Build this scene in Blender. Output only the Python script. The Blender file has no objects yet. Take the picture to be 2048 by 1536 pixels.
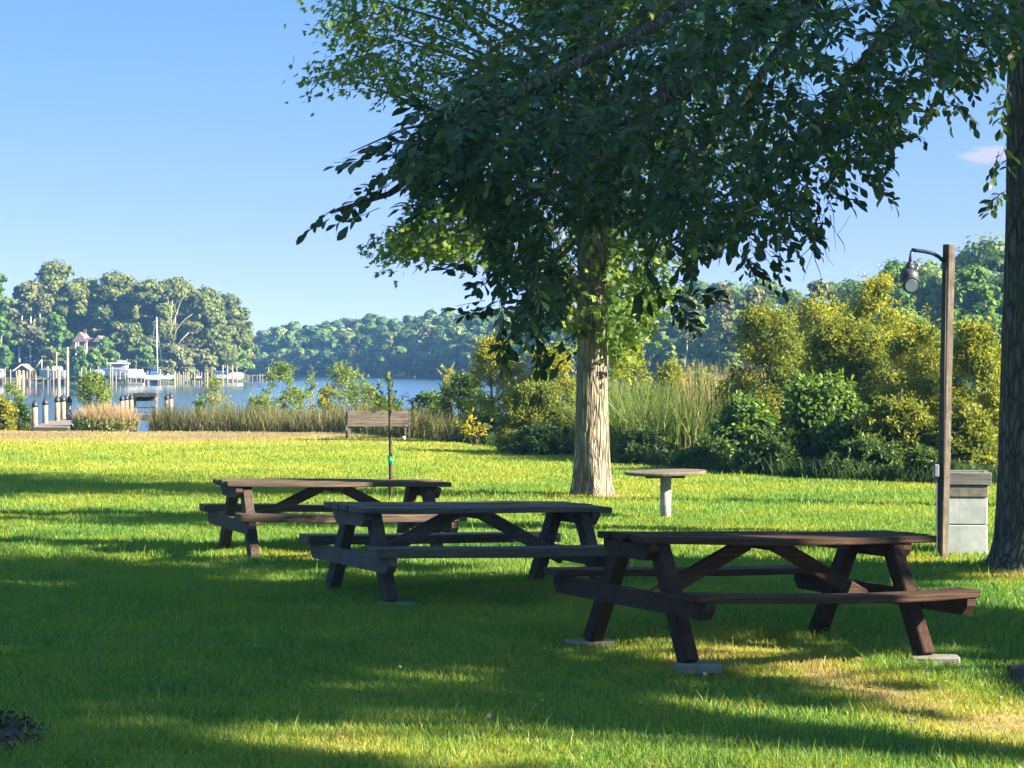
import bpy, math, random
import numpy as np
rng = np.random.default_rng(7); random.seed(7)
S = bpy.context.scene; COL = S.collection
SHADE_SEED = 5; R = math.radians; WAVE = .07
# ------------------------------------------------------------------ camera model
F = 4600.0; HY = 724.5; H = 1.98; PITCH = math.atan((768 - HY) / F)
CP, SP = math.cos(PITCH), math.sin(PITCH)
def ray(px, py):
    a, b = (px - 1024) / F, (768 - py) / F
    return np.array([a, CP + b * SP, -SP + b * CP])
def at(px, py, Y):
    d = ray(px, py); return np.array([0, 0, H]) + d * (Y / d[1])
def gnd(px, py, z=0.0):
    d = ray(px, py); p = np.array([0, 0, H]) + d * ((z - H) / d[2])
    for _ in range(4 if z == 0 and p[1] < 19 else 0):
        zz = -.0235 * max(0, 18.6 - p[1]) - .03 * min(max(p[0], 0), 4) * min(max((19.5 - p[1]) / 3, 0), 1); p = np.array([0, 0, H]) + d * ((zz - H) / d[2])
    return p
def topx(P):
    X, Y, Z = P[:, 0], P[:, 1], P[:, 2] - H
    d = Y * CP - Z * SP; u = Y * SP + Z * CP
    return np.stack([1024 + F * X / d, 768 - F * u / d], 1)
SUN_EL, SUN_TOWARD = R(26), R(18)
# ------------------------------------------------------------------ object helpers
def tag(o, label=None, cat=None, group=None, kind=None):
    if label: o['label'] = label
    if cat: o['category'] = cat
    if group: o['group'] = group
    if kind: o['kind'] = kind
    return o
def link(o, parent=None):
    COL.objects.link(o)
    if parent is not None: o.parent = parent
    return o
def empty(name, loc=(0, 0, 0), rz=0, **k):
    o = bpy.data.objects.new(name, None); link(o); o.location = tuple(loc); o.rotation_euler = (0, 0, rz)
    o.empty_display_size = .2
    return tag(o, **k)
def npmesh(name, V, Fc, mat, parent=None, attr=None, smooth=False):
    """V (n,3); Fc (m,k) int; one mesh object"""
    V = np.ascontiguousarray(V, dtype=np.float32); Fc = np.ascontiguousarray(Fc, dtype=np.int32)
    me = bpy.data.meshes.new(name)
    me.vertices.add(len(V)); me.vertices.foreach_set('co', V.ravel())
    me.loops.add(Fc.size); me.loops.foreach_set('vertex_index', Fc.ravel())
    me.polygons.add(len(Fc)); me.polygons.foreach_set('loop_start', np.arange(len(Fc), dtype=np.int32) * Fc.shape[1])
    me.polygons.foreach_set('use_smooth', np.full(len(Fc), smooth))
    for nm, a in (attr or {}).items():
        a = np.ascontiguousarray(a, dtype=np.float32)
        t = me.attributes.new(nm, 'FLOAT', 'POINT'); t.data.foreach_set('value', a)
    me.update(calc_edges=True); me.materials.append(mat)
    return link(bpy.data.objects.new(name, me), parent)
class MB:
    def __init__(s): s.v = []; s.f = []; s.sm = []
    def rings(s, rings, smooth=False, cap=True):
        b = len(s.v); k = len(rings[0])
        for r in rings: s.v += [tuple(p) for p in r]
        for i in range(len(rings) - 1):
            for j in range(k):
                a = b + i * k + j; c = b + i * k + (j + 1) % k
                s.f.append((a, c, c + k, a + k)); s.sm.append(smooth)
        if cap:
            s.f.append(tuple(b + j for j in range(k))[::-1]); s.sm.append(False)
            e = b + (len(rings) - 1) * k
            s.f.append(tuple(e + j for j in range(k))); s.sm.append(False)
        return s
    def tube(s, pts, rad, k=8, wob=0.0, cap=True):
        pts = [np.array(p, float) for p in pts]; rings = []
        if not hasattr(rad, '__len__'): rad = [rad] * len(pts)
        for i, p in enumerate(pts):
            t = pts[min(i + 1, len(pts) - 1)] - pts[max(i - 1, 0)]; t = t / (np.linalg.norm(t) + 1e-9)
            a = np.cross(t, (0, 1, 0)) if abs(t[1]) < .9 else np.cross(t, (1, 0, 0))
            a /= np.linalg.norm(a); bb = np.cross(t, a)
            rings.append([p + rad[i] * (1 + wob * random.uniform(-1, 1)) * (a * math.cos(2 * math.pi * j / k) + bb * math.sin(2 * math.pi * j / k)) for j in range(k)])
        return s.rings(rings, True, cap)
    def bar(s, p0, p1, w, t, side=(0, 1, 0), ch=.006, n=1, fn=None, jit=0.0):
        """chamfered timber from p0 to p1: w along side, t across; fn(u)->offset bends it"""
        p0 = np.array(p0, float); p1 = np.array(p1, float); d = p1 - p0; d /= np.linalg.norm(d)
        a = np.array(side, float); a -= d * a.dot(d); a /= np.linalg.norm(a); b = np.cross(d, a)
        w, t = w / 2, t / 2
        sec = [(-w + ch, -t), (w - ch, -t), (w, -t + ch), (w, t - ch), (w - ch, t), (-w + ch, t), (-w, t - ch), (-w, -t + ch)]
        rings = []; L = np.linalg.norm(p1 - p0)
        us = [0, ch / L] + [i / n for i in range(1, n)] + [1 - ch / L, 1]
        for i, u in enumerate(us):
            k = .9 if i in (0, len(us) - 1) else 1
            o = np.array(fn(u), float) if fn else 0
            j = np.array([random.uniform(-jit, jit) for _ in range(2)])
            rings.append([p0 + (p1 - p0) * u + o + a * (x * k + j[0]) + b * (y * k + j[1]) for x, y in sec])
        return s.rings(rings)
    def box(s, c, sz, rz=0, ch=.01):
        c = np.array(c, float); cs, sn = math.cos(rz), math.sin(rz); hx = sz[0] / 2
        return s.bar(c - np.array((cs, sn, 0)) * hx, c + np.array((cs, sn, 0)) * hx, sz[1], sz[2], side=(-sn, cs, 0), ch=min(ch, min(sz) * .3))
    def build(s, name, mat, parent=None):
        me = bpy.data.meshes.new(name); me.from_pydata([tuple(map(float, p)) for p in s.v], [], s.f)
        me.polygons.foreach_set('use_smooth', s.sm); me.update(); me.materials.append(mat)
        return link(bpy.data.objects.new(name, me), parent)
def copy_tree(o, parent=None):
    c = o.copy(); COL.objects.link(c); c.parent = parent
    for ch in list(o.children): copy_tree(ch, c)
    return c
def nrm(a): return a / (np.linalg.norm(a, axis=-1, keepdims=True) + 1e-9)
def rv(n): return nrm(rng.normal(size=(n, 3)))
def inst(T, TF, P, U, W, Sc):
    """copies of template T (k,3: along U, across, along W) at P"""
    U = nrm(U); W = nrm(W - U * (W * U).sum(1, keepdims=True)); V = np.cross(W, U)
    Sc = np.asarray(Sc, float)
    if Sc.ndim == 1: Sc = np.repeat(Sc[:, None], 3, 1)
    X = T[None] * Sc[:, None, :]
    v = P[:, None] + X[..., 0:1] * U[:, None] + X[..., 1:2] * V[:, None] + X[..., 2:3] * W[:, None]
    k = len(T); f = TF[None] + (np.arange(len(P)) * k)[:, None, None]
    return v.reshape(-1, 3), f.reshape(-1, TF.shape[1]), k
T_OVAL = np.array([(0, 0, 0), (.24, .13, .03), (.24, 0, 0), (.24, -.13, .03), (.58, .24, .03), (.58, 0, -.02), (.58, -.24, .03), (.84, .15, -.04), (.84, 0, -.07), (.84, -.15, -.04), (1, 0, -.14)], float)
F_OVAL = np.array([(0, 2, 1), (0, 3, 2), (1, 2, 4), (2, 5, 4), (2, 3, 6), (2, 6, 5), (4, 5, 7), (5, 8, 7), (5, 6, 9), (5, 9, 8), (7, 8, 10), (8, 9, 10)])
_st = [(0, 0, 0)]
for i in range(10):
    a = (i - 1) * 2 * math.pi / 10.6 ; r = (.62 if i % 2 else .24)
    a = -2.6 + i * 5.2 / 9 ; r = .2 if i % 2 else .6
    _st.append((.25 + r * math.cos(a), r * math.sin(a), -.1 * r))
T_STAR = np.array(_st, float); T_STAR[1] = (.0, -.2, 0); T_STAR[10] = (.0, .2, 0)
T_STAR[[2, 4, 6, 8], :] = [(.1, -.55, -.06), (.62, -.5, -.08), (.62, .5, -.08), (.1, .55, -.06)]
T_STAR[[3, 5, 7, 9], :] = [(.2, -.18, 0), (.36, -.12, 0), (.36, .12, 0), (.2, .18, 0)]
T_STAR = np.insert(T_STAR, 6, (.95, 0, -.1), axis=0)
F_STAR = np.array([(0, i, i + 1) for i in range(1, 11)])
T_RHOMB = np.array([(0, 0, 0), (.5, .24, .05), (1, 0, -.08), (.5, -.24, .05)], float); F_QUAD = np.array([(0, 1, 2, 3)])
T_CLUMP = np.array([(-.5, -.4, 0), (-.1, -.55, .08), (.5, -.3, 0), (.45, .35, .06), (0, .55, 0), (-.5, .3, .08)], float); F_CLUMP = np.array([(0, 1, 2, 3, 4, 5)])
T_PRISM = np.array([(0, 1, 0), (0, -.5, .87), (0, -.5, -.87), (1, .5, 0), (1, -.25, .43), (1, -.25, -.43)], float); F_PRISM = np.array([(0, 1, 4, 3), (1, 2, 5, 4), (2, 0, 3, 5)])
def inpoly(pts, poly):
    x, y = pts[:, 0], pts[:, 1]; c = np.zeros(len(pts), bool); n = len(poly)
    for i in range(n):
        x0, y0 = poly[i]; x1, y1 = poly[(i + 1) % n]
        m = ((y0 > y) != (y1 > y)) & (x < (x1 - x0) * (y - y0) / (y1 - y0 + 1e-9) + x0); c ^= m
    return c
def vnoise(x, y, seed=0):
    xi, yi = np.floor(x).astype(np.int64), np.floor(y).astype(np.int64); fx, fy = x - xi, y - yi
    fx = fx * fx * (3 - 2 * fx); fy = fy * fy * (3 - 2 * fy)
    def h(a, b):
        n = (a * 374761393 + b * 668265263 + seed * 974711) & 0x7fffffff
        n = ((n ^ (n >> 13)) * 1274126177) & 0x7fffffff
        return ((n ^ (n >> 16)) & 0xffff) / 65535.
    return (h(xi, yi) * (1 - fx) + h(xi + 1, yi) * fx) * (1 - fy) + (h(xi, yi + 1) * (1 - fx) + h(xi + 1, yi + 1) * fx) * fy
def fbm(x, y, seed=0): return (vnoise(x, y, seed) * .55 + vnoise(x * 2.1, y * 2.1, seed + 1) * .3 + vnoise(x * 4.3, y * 4.3, seed + 2) * .15)
# ------------------------------------------------------------------ materials
class NT:
    def __init__(s, name):
        s.m = bpy.data.materials.new(name); s.m.use_nodes = True; s.t = s.m.node_tree; s.t.nodes.clear()
        s.out = s.n('ShaderNodeOutputMaterial')
    def n(s, ty, **k):
        x = s.t.nodes.new(ty)
        for a, b in k.items(): setattr(x, a, b)
        return x
    def l(s, a, b): s.t.links.new(a, b)
    def noise(s, vec, scale, detail=4, rough=.6):
        x = s.n('ShaderNodeTexNoise'); x.inputs['Scale'].default_value = scale; x.inputs['Detail'].default_value = detail
        x.inputs['Roughness'].default_value = rough
        if vec is not None: s.l(vec, x.inputs['Vector'])
        return x.outputs['Fac']
    def mapping(s, scale, rot=(0, 0, 0), src='Object'):
        tc = s.n('ShaderNodeTexCoord'); mp = s.n('ShaderNodeMapping'); mp.inputs['Scale'].default_value = scale; mp.inputs['Rotation'].default_value = rot
        s.l(tc.outputs[src], mp.inputs['Vector']); return mp.outputs['Vector']
    def ramp(s, fac, stops):
        x = s.n('ShaderNodeValToRGB'); e = x.color_ramp.elements
        while len(e) < len(stops): e.new(.5)
        for el, (p, c) in zip(e, stops): el.position = p; el.color = (*c, 1) if len(c) == 3 else c
        s.l(fac, x.inputs['Fac']); return x.outputs['Color']
    def mix(s, fac, a, b, bt='MIX'):
        x = s.n('ShaderNodeMix', data_type='RGBA', blend_type=bt)
        for i, v in ((0, fac), (6, a), (7, b)):
            if hasattr(v, 'links'): s.l(v, x.inputs[i])
            else: x.inputs[i].default_value = v if i == 0 else (*v, 1)
        return x.outputs[2]
    def math(s, op, a, b=0.0):
        x = s.n('ShaderNodeMath', operation=op)
        for i, v in enumerate((a, b)):
            if hasattr(v, 'links'): s.l(v, x.inputs[i])
            else: x.inputs[i].default_value = v
        return x.outputs[0]
    def bsdf(s, col, rough=.8, spec=.3, bump=None, bd=.01, bs=1.0, metal=0):
        p = s.n('ShaderNodeBsdfPrincipled'); 
        if hasattr(col, 'links'): s.l(col, p.inputs['Base Color'])
        else: p.inputs['Base Color'].default_value = (*col, 1)
        if hasattr(rough, 'links'): s.l(rough, p.inputs['Roughness'])
        else: p.inputs['Roughness'].default_value = rough
        p.inputs['Specular IOR Level'].default_value = spec; p.inputs['Metallic'].default_value = metal
        if bump is not None:
            b = s.n('ShaderNodeBump'); b.inputs['Distance'].default_value = bd; b.inputs['Strength'].default_value = bs
            s.l(bump, b.inputs['Height']); s.l(b.outputs['Normal'], p.inputs['Normal'])
        return p
    def done(s, sh): s.l(sh, s.out.inputs['Surface']); return s.m
def m_leaf(name, stops, trans=.45, rough=.5, spec=.35, tcol=1.5):
    t = NT(name); a = t.n('ShaderNodeAttribute', attribute_name='v')
    c = t.ramp(a.outputs['Fac'], stops); p = t.bsdf(c, rough, spec)
    tr = t.n('ShaderNodeBsdfTranslucent'); t.l(t.mix(1.0, c, (tcol * 1.05, tcol, tcol * .45), 'MULTIPLY'), tr.inputs['Color'])
    mx = t.n('ShaderNodeMixShader'); mx.inputs[0].default_value = trans
    t.l(p.outputs[0], mx.inputs[1]); t.l(tr.outputs[0], mx.inputs[2]); return t.done(mx.outputs[0])
def m_wood(name, c0, c1, c2, grain=(1.2, 26, 26), rough=.85, crack=.5, spec=.15):
    t = NT(name); v = t.mapping(grain); n = t.noise(v, 2.2, 6, .7); big = t.noise(t.mapping((1, 5, 5)), 2.1, 3)
    c = t.ramp(n, [(.3, c0), (.52, c1), (.72, c2)])
    c = t.mix(t.ramp(big, [(.4, (0, 0, 0)), (.68, (.8, .8, .8))]), c, tuple(.5 * x for x in c1))
    return t.done(t.bsdf(c, rough - .1, spec, n, .02, crack + .3).outputs[0])
def m_bark(name, c0, c1, sc=16, stretch=.16, bd=.03):
    t = NT(name); v = t.mapping((1, 1, stretch)); w = t.n('ShaderNodeTexVoronoi', feature='DISTANCE_TO_EDGE'); w.inputs['Scale'].default_value = sc
    nz = t.n('ShaderNodeTexNoise'); nz.inputs['Scale'].default_value = 7; t.l(v, nz.inputs['Vector'])
    vm = t.n('ShaderNodeVectorMath', operation='MULTIPLY_ADD'); t.l(nz.outputs['Color'], vm.inputs[0]); vm.inputs[1].default_value = (.12, .12, .12); t.l(v, vm.inputs[2])
    t.l(vm.outputs[0], w.inputs['Vector'])
    fac = t.math('MULTIPLY', w.outputs['Distance'], 2.2); n2 = t.noise(t.mapping((1, 1, .5)), 9, 5)
    h = t.math('ADD', t.math('MINIMUM', fac, .6), t.math('MULTIPLY', n2, .5))
    c = t.ramp(h, [(.25, c0), (.8, c1)])
    c = t.mix(t.ramp(t.noise(t.mapping((1, 1, 1)), 2.2, 3), [(.45, (0, 0, 0)), (.75, (.45, .45, .45))]), c, (c1[0] * .8, c1[1] * .95, c1[2] * .7))
    return t.done(t.bsdf(c, .9, .15, h, bd, 1.0).outputs[0])
def m_plain(name, c, rough=.6, spec=.4, var=.25, sc=8, metal=0, bd=.004):
    t = NT(name); n = t.noise(t.mapping((1, 1, 1)), sc, 5)
    col = t.ramp(n, [(.3, tuple(x * (1 - var) for x in c)), (.7, tuple(min(1, x * (1 + var * .6)) for x in c))])
    return t.done(t.bsdf(col, rough, spec, n, bd, .5, metal).outputs[0])
M = {}
M['oak_leaf'] = m_leaf('oak_leaf', [(0, (.015, .036, .015)), (.55, (.028, .063, .022)), (.85, (.065, .11, .03)), (1, (.13, .17, .04))], .38, .42, .38)
M['gum_leaf'] = m_leaf('gum_leaf', [(0, (.035, .08, .016)), (.6, (.075, .14, .022)), (1, (.26, .31, .035))], .5, .5, .3)
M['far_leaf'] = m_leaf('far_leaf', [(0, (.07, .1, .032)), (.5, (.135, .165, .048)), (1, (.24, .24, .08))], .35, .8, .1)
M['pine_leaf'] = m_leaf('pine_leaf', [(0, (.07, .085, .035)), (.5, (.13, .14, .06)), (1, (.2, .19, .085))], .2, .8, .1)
M['bright_leaf'] = m_leaf('bright_leaf', [(0, (.045, .1, .02)), (.5, (.085, .165, .03)), (1, (.17, .24, .05))], .3, .7, .15)
M['brown_leaf'] = m_leaf('brown_leaf', [(0, (.13, .075, .05)), (1, (.23, .15, .1))], .2, .8, .1)
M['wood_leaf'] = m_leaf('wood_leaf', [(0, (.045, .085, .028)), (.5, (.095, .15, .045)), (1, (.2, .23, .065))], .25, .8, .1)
M['yellow_leaf'] = m_leaf('yellow_leaf', [(0, (.06, .105, .016)), (.45, (.165, .2, .024)), (1, (.4, .34, .035))], .4, .55, .25)
M['olive_leaf'] = m_leaf('olive_leaf', [(0, (.045, .085, .017)), (.5, (.115, .15, .024)), (1, (.3, .28, .035))], .4, .55, .25)
M['green_leaf'] = m_leaf('green_leaf', [(0, (.03, .07, .016)), (.5, (.065, .13, .026)), (1, (.17, .24, .045))], .4, .5, .3)
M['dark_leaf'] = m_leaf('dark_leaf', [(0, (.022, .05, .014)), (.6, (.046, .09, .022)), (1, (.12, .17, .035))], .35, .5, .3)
M['willow_leaf'] = m_leaf('willow_leaf', [(0, (.07, .12, .03)), (.5, (.14, .2, .045)), (1, (.25, .28, .065))], .4, .6, .2)
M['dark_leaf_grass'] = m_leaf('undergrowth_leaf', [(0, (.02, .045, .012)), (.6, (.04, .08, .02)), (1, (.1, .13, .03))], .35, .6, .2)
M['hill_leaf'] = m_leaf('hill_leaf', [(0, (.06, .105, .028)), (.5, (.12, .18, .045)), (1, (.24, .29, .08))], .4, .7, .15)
M['litter'] = m_leaf('litter_leaf', [(0, (.1, .055, .025)), (1, (.3, .2, .1))], .15, .8, .15)
M['reed'] = m_leaf('reed', [(0, (.05, .1, .02)), (.45, (.11, .16, .04)), (.7, (.2, .2, .07)), (1, (.4, .3, .17))], .35, .7, .2)
M['shore_grass'] = m_leaf('shore_grass', [(0, (.035, .05, .015)), (.5, (.09, .1, .035)), (.75, (.17, .14, .065)), (1, (.3, .22, .13))], .3, .8, .15)
M['tan_grass'] = m_leaf('tan_grass', [(0, (.13, .13, .04)), (.4, (.3, .22, .13)), (1, (.46, .33, .24))], .3, .8, .15)
M['grass'] = m_leaf('grass', [(0, (.026, .085, .022)), (.35, (.085, .185, .03)), (.62, (.25, .265, .026)), (.85, (.29, .25, .085)), (1, (.25, .18, .09))], .42, .5, .3, 1.5)
M['twig'] = m_plain('twig_bark', (.07, .055, .04), .9, .1)
M['pale_twig'] = m_plain('pale_twig_bark', (.22, .18, .13), .9, .1)
M['gum_bark'] = m_bark('gum_bark', (.075, .062, .045), (.31, .26, .195), 25, .1, .045)
M['oak_bark'] = m_bark('oak_bark', (.03, .027, .022), (.12, .105, .085), 17, .22, .035)
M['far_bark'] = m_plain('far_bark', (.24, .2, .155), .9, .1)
M['pale_bark'] = m_plain('pale_bark', (.45, .4, .33), .9, .1)
M['wood_brown'] = m_wood('wood_weathered_brown', (.038, .027, .019), (.09, .063, .045), (.16, .118, .088))
M['wood_grey'] = m_wood('wood_weathered_grey', (.032, .026, .02), (.078, .064, .05), (.15, .125, .1), (1.2, 26, 26), .75, .5, .3)
M['wood_red'] = m_wood('wood_stained_red', (.02, .011, .006), (.054, .028, .016), (.11, .062, .038))
for k, a in (('brown', (.034, .025, .018)), ('grey', (.03, .026, .021)), ('red', (.02, .0095, .0052))):
    M['leg_' + k] = m_wood('leg_wood_' + k, a, tuple(2.1 * x for x in a), tuple(3.3 * x for x in a), (24, 24, 1.4))
M['bench_wood'] = m_wood('bench_wood', (.08, .062, .045), (.17, .135, .1), (.27, .22, .165))
M['dock_wood'] = m_wood('dock_wood', (.11, .09, .08), (.21, .175, .15), (.3, .26, .225), (26, 1.2, 26))
M['piling'] = m_wood('piling_wood', (.13, .105, .08), (.27, .22, .165), (.37, .31, .25), (20, 20, 1.2))
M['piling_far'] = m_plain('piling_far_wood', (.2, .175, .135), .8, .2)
M['piling_dark'] = m_plain('piling_dark_wood', (.08, .07, .06), .8, .2)
M['yellow_pole'] = m_plain('yellow_pole', (.42, .33, .1), .6, .3)
M['coping_wood'] = m_wood('coping_wood', (.09, .09, .088), (.17, .17, .165), (.26, .26, .25))
M['post_wood'] = m_wood('post_wood', (.045, .036, .03), (.1, .08, .064), (.17, .14, .11), (22, 22, 1.3))
M['concrete'] = m_plain('concrete', (.17, .155, .13), .9, .2, .3, 14, bd=.006)
M['post_concrete'] = m_plain('post_concrete', (.33, .3, .27), .85, .2, .3, 10)
M['black'] = m_plain('black_cap', (.02, .022, .028), .5, .4)
M['dark_wood'] = m_plain('dark_timber', (.05, .045, .04), .8, .2)
M['metal_dark'] = m_plain('dark_painted_metal', (.025, .032, .042), .5, .5)
M['metal_grey'] = m_plain('grey_metal', (.3, .31, .32), .45, .5, .15, 8, .3)
M['lens'] = m_plain('lamp_lens', (.16, .21, .25), .2, .6, .1)
M['box_grey'] = m_plain('grey_plastic', (.14, .16, .18), .5, .4, .15)
M['hull_white'] = m_plain('white_gelcoat', (.52, .52, .52), .35, .5, .08, 2)
M['hull_grey'] = m_plain('grey_gelcoat', (.28, .29, .33), .4, .5, .1, 2)
M['canvas_white'] = m_plain('white_canvas', (.55, .54, .52), .9, .1, .1, 2)
M['blue'] = m_plain('blue_canvas', (.02, .09, .36), .8, .2, .15, 3)
M['navy'] = m_plain('navy_canvas', (.012, .02, .05), .8, .2, .15, 3)
M['orange'] = m_plain('orange_cover', (.7, .26, .14), .8, .2, .2, 2)
M['glass'] = m_plain('dark_glass', (.03, .04, .05), .1, .6, .1)
M['brick_red'] = m_plain('red_wall', (.11, .05, .042), .85, .2, .25, 2)
M['roof_grey'] = m_plain('grey_shingle', (.15, .115, .105), .9, .2, .25, 3)
M['white_paint'] = m_plain('white_paint', (.52, .5, .47), .7, .3, .08, 3)
M['green_tie'] = m_plain('green_plastic_tie', (.02, .35, .17), .5, .4, .1)
M['white'] = m_plain('clover_petals', (.5, .46, .42), .9, .1, .1)
M['mulch'] = m_plain('bark_mulch', (.06, .045, .038), .95, .1, .7, 40, bd=.03)
# pit: painted block
t = NT('painted_block'); n = t.noise(t.mapping((1, 1, 1)), 4, 5); st = t.noise(t.mapping((6, 6, .8)), 3, 4)
c = t.ramp(n, [(.35, (.3, .33, .34)), (.7, (.46, .48, .48))]); c = t.mix(t.ramp(st, [(.52, (0, 0, 0)), (.72, (.5, .5, .5))]), c, (.2, .2, .16))
M['block_white'] = t.done(t.bsdf(c, .85, .2, n, .006, .6).outputs[0])
# lawn ground
t = NT('lawn_ground'); v = t.mapping((1, 1, 1)); n1 = t.noise(v, .5, 5); n2 = t.noise(v, 9, 6, .75); a = t.n('ShaderNodeAttribute', attribute_name='v')
f = t.math('ADD', a.outputs['Fac'], t.math('MULTIPLY', t.math('SUBTRACT', n2, .5), .5))
c = t.ramp(f, [(0, (.026, .075, .02)), (.35, (.078, .17, .028)), (.62, (.235, .25, .026)), (.85, (.26, .22, .08)), (1, (.18, .13, .07))])
M['lawn'] = t.done(t.bsdf(c, .95, .05, n2, .03, .8).outputs[0])
t = NT('shore_ground'); n = t.noise(t.mapping((1, 1, 1)), .4, 6); c = t.ramp(n, [(.3, (.03, .04, .018)), (.7, (.07, .075, .035))]); M['shore'] = t.done(t.bsdf(c, .95, .05).outputs[0])
# water
t = NT('water'); v = t.mapping((.9, .3, 1)); w1 = t.noise(v, 1.5, 3, .55); w2 = t.noise(t.mapping((.08, .022, 1)), 1, 4, .55)
tc = t.n('ShaderNodeTexCoord'); sx = t.n('ShaderNodeSeparateXYZ'); t.l(tc.outputs['Object'], sx.inputs[0])
mr = t.n('ShaderNodeMapRange', interpolation_type='SMOOTHSTEP'); t.l(t.math('ADD', sx.outputs['X'], t.math('MULTIPLY', w2, 16)), mr.inputs['Value'])
for i, x in enumerate((-36, -14, 0, 1)): mr.inputs[i + 1].default_value = x
m2 = t.n('ShaderNodeMapRange', interpolation_type='SMOOTHSTEP'); t.l(t.math('ADD', sx.outputs['Y'], t.math('MULTIPLY', w2, 60)), m2.inputs['Value'])
for i, x in enumerate((190, 240, 1, 0)): m2.inputs[i + 1].default_value = x
ruf = t.math('MAXIMUM', mr.outputs[0], m2.outputs[0])
h = t.math('MULTIPLY', w1, t.math('ADD', t.math('MULTIPLY', ruf, WAVE), .03))
p = t.bsdf((.03, .07, .11), t.math('ADD', t.math('MULTIPLY', ruf, .12), .05), .5, h, 1.0, 1.0); p.inputs['IOR'].default_value = 1.33; M['water'] = t.done(p.outputs[0])
# ------------------------------------------------------------------ setting: lawn, water, shores
WZ = -0.8
EDGE = [(-200, 70), (-30, 67), (-14.7, 66.2), (-4.5, 64.8), (-2.4, 58.5), (-.9, 54.5), (1.1, 49), (2.1, 44.8), (3.5, 40.8), (5.1, 38.2), (6.8, 37), (9, 36), (14, 33), (22, 34), (200, 40)]
ex, ey = np.array(EDGE).T
def edgeY(x): return np.interp(x, ex, ey)
SHX, SHY = np.array([(-200, 75), (-12, 73.5), (-3, 73), (-1, 78), (1, 95), (6, 112), (20, 120), (200, 120)]).T
def shoreY(x): return np.interp(x, SHX, SHY)
def zg(x, y):
    e, s = edgeY(x), shoreY(x)
    z = -.35 * np.clip((y - e) / 6, 0, 1) ** 1.3 - 2.2 * np.clip((y - s) / 9, 0, 1)
    return z + .03 * (vnoise(x * .35, y * .35, 3) - .5) * np.clip((y - 8) / 20, .3, 1) - .0235 * np.log1p(np.exp(np.clip((18.6 - y) / .5, -30, 60))) * .5 - .03 * np.clip(x, 0, 4) * np.clip((19.5 - y) / 3, 0, 1)
TABLES = [  # x, y, rot, z, tilt, L, W, h, S, F, so, sh, SL, top shift, seat shift
    (-1.897, 23.927, .34, .009, -.02, 2.371, .795, .739, 1.933, 1.391, .855, .445, 2.361, .007, -.002),
    (-.396, 19.744, .44, .029, -.023, 2.303, .92, .729, 1.942, 1.288, .8, .427, 2.439, .011, .025),
    (1.744, 16.378, .454, -.03, -.03, 2.416, .717, .789, 1.924, 1.336, .98, .469, 2.28, .097, -.024)]
BARE = [(1.0, 19.3, .75, .3), (3.0, 13.9, .8, .6), (2.5, 14.9, .6, .5), (1.5, 16.2, .9, .5), (2.2, 15.4, .5, .4), (-1.0, 12.6, .5, .25), (-.2, 12.3, .5, .2), (1.6, 12.0, .45, .2), (-2.2, 23.4, .6, .2), (4.6, 21.2, .7, .4), (1.25, 34.2, .75, .5), (4.1, 23, .4, .4), (2.1, 11.6, .4, .2)]
def dryness(x, y):
    v = .40 + .24 * (fbm(x * .45, y * .3, 11) - .5) + .3 * (fbm(x * 1.7, y * 1.1, 17) - .5)
    v = v + np.clip((y - 24) / 20, 0, 1) * .13 - .06 * np.clip((20 - y) / 4, 0, 1)
    band = np.clip((y - 50 - 5 * fbm(x * .2, y * .2, 5)) / 9, 0, 1) * np.clip((0 - x) / 5, 0, 1)
    v = v + band * (.44 + .2 * (fbm(x * .5, y * .2, 31) - .5))
    for bx, by, br, bs in BARE:
        d = np.hypot((x - bx), (y - by) * .8) / br
        v = v + bs * np.clip(1.3 - d - .9 * (fbm(x * 2.5, y * 2.5, 41) - .35), 0, 1)
    return np.clip(v, 0, 1)
def grid(name, xs, ys, zf, mat, attr=None):
    X, Y = np.meshgrid(xs, ys); Z = zf(X, Y); V = np.stack([X, Y, Z], -1).reshape(-1, 3); nx, ny = len(xs), len(ys)
    i = np.arange(nx * ny).reshape(ny, nx); Fc = np.stack([i[:-1, :-1], i[:-1, 1:], i[1:, 1:], i[1:, :-1]], -1).reshape(-1, 4)
    return npmesh(name, V, Fc, mat, attr={'v': attr(X, Y).ravel()} if attr else None, smooth=True)
xs = np.concatenate([np.linspace(-200, -20, 30), np.arange(-19.7, 20, .25), np.linspace(20.5, 200, 30)])
ys = np.concatenate([np.linspace(-60, 8, 15), np.arange(8.3, 80, .3), np.linspace(81, 130, 25)])
tag(grid('lawn', xs, ys, zg, M['lawn'], dryness), 'sunlit green lawn with dry tan patches', 'lawn', kind='structure')
w = npmesh('water', [(-600, 70, WZ), (600, 70, WZ), (600, 660, WZ), (-600, 660, WZ)], [(0, 1, 2, 3)], M['water'])
tag(w, 'calm blue creek between the wooded shores', 'water', kind='structure')
# left headland ground
HLX, HLY = np.array([(-260, 290), (-75, 299), (-58, 303), (-47, 308), (-43, 318), (-40, 325), (-36, 334), (-30, 345)]).T
def headz(x, y):
    # distance inside the headland, from its shoreline
    sh = np.interp(x, HLX, HLY, right=999); d = np.minimum(y - sh, (-.1128 * y - x) * 1.2)
    return WZ - 1.2 + np.clip((d + 3) / 6, 0, 1) * 2.0 + np.clip(d / 60, 0, 1) * 3
g = grid('headland', np.concatenate([np.linspace(-260, -80, 20), np.arange(-78, -28, 2)]), np.arange(270, 470, 3), headz, M['shore'])
tag(g, 'low wooded headland behind the marina', 'land', kind='structure')
FSP = np.array([440, 500, 700, 880, 1100, 1300, 1500, 1800, 2050, 2400, 3200]); FSD = np.array([480, 465, 440, 393, 320, 255, 205, 165, 145, 125, 95])
NF = 140
pv = np.linspace(300, 3200, NF); Vf = []
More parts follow.
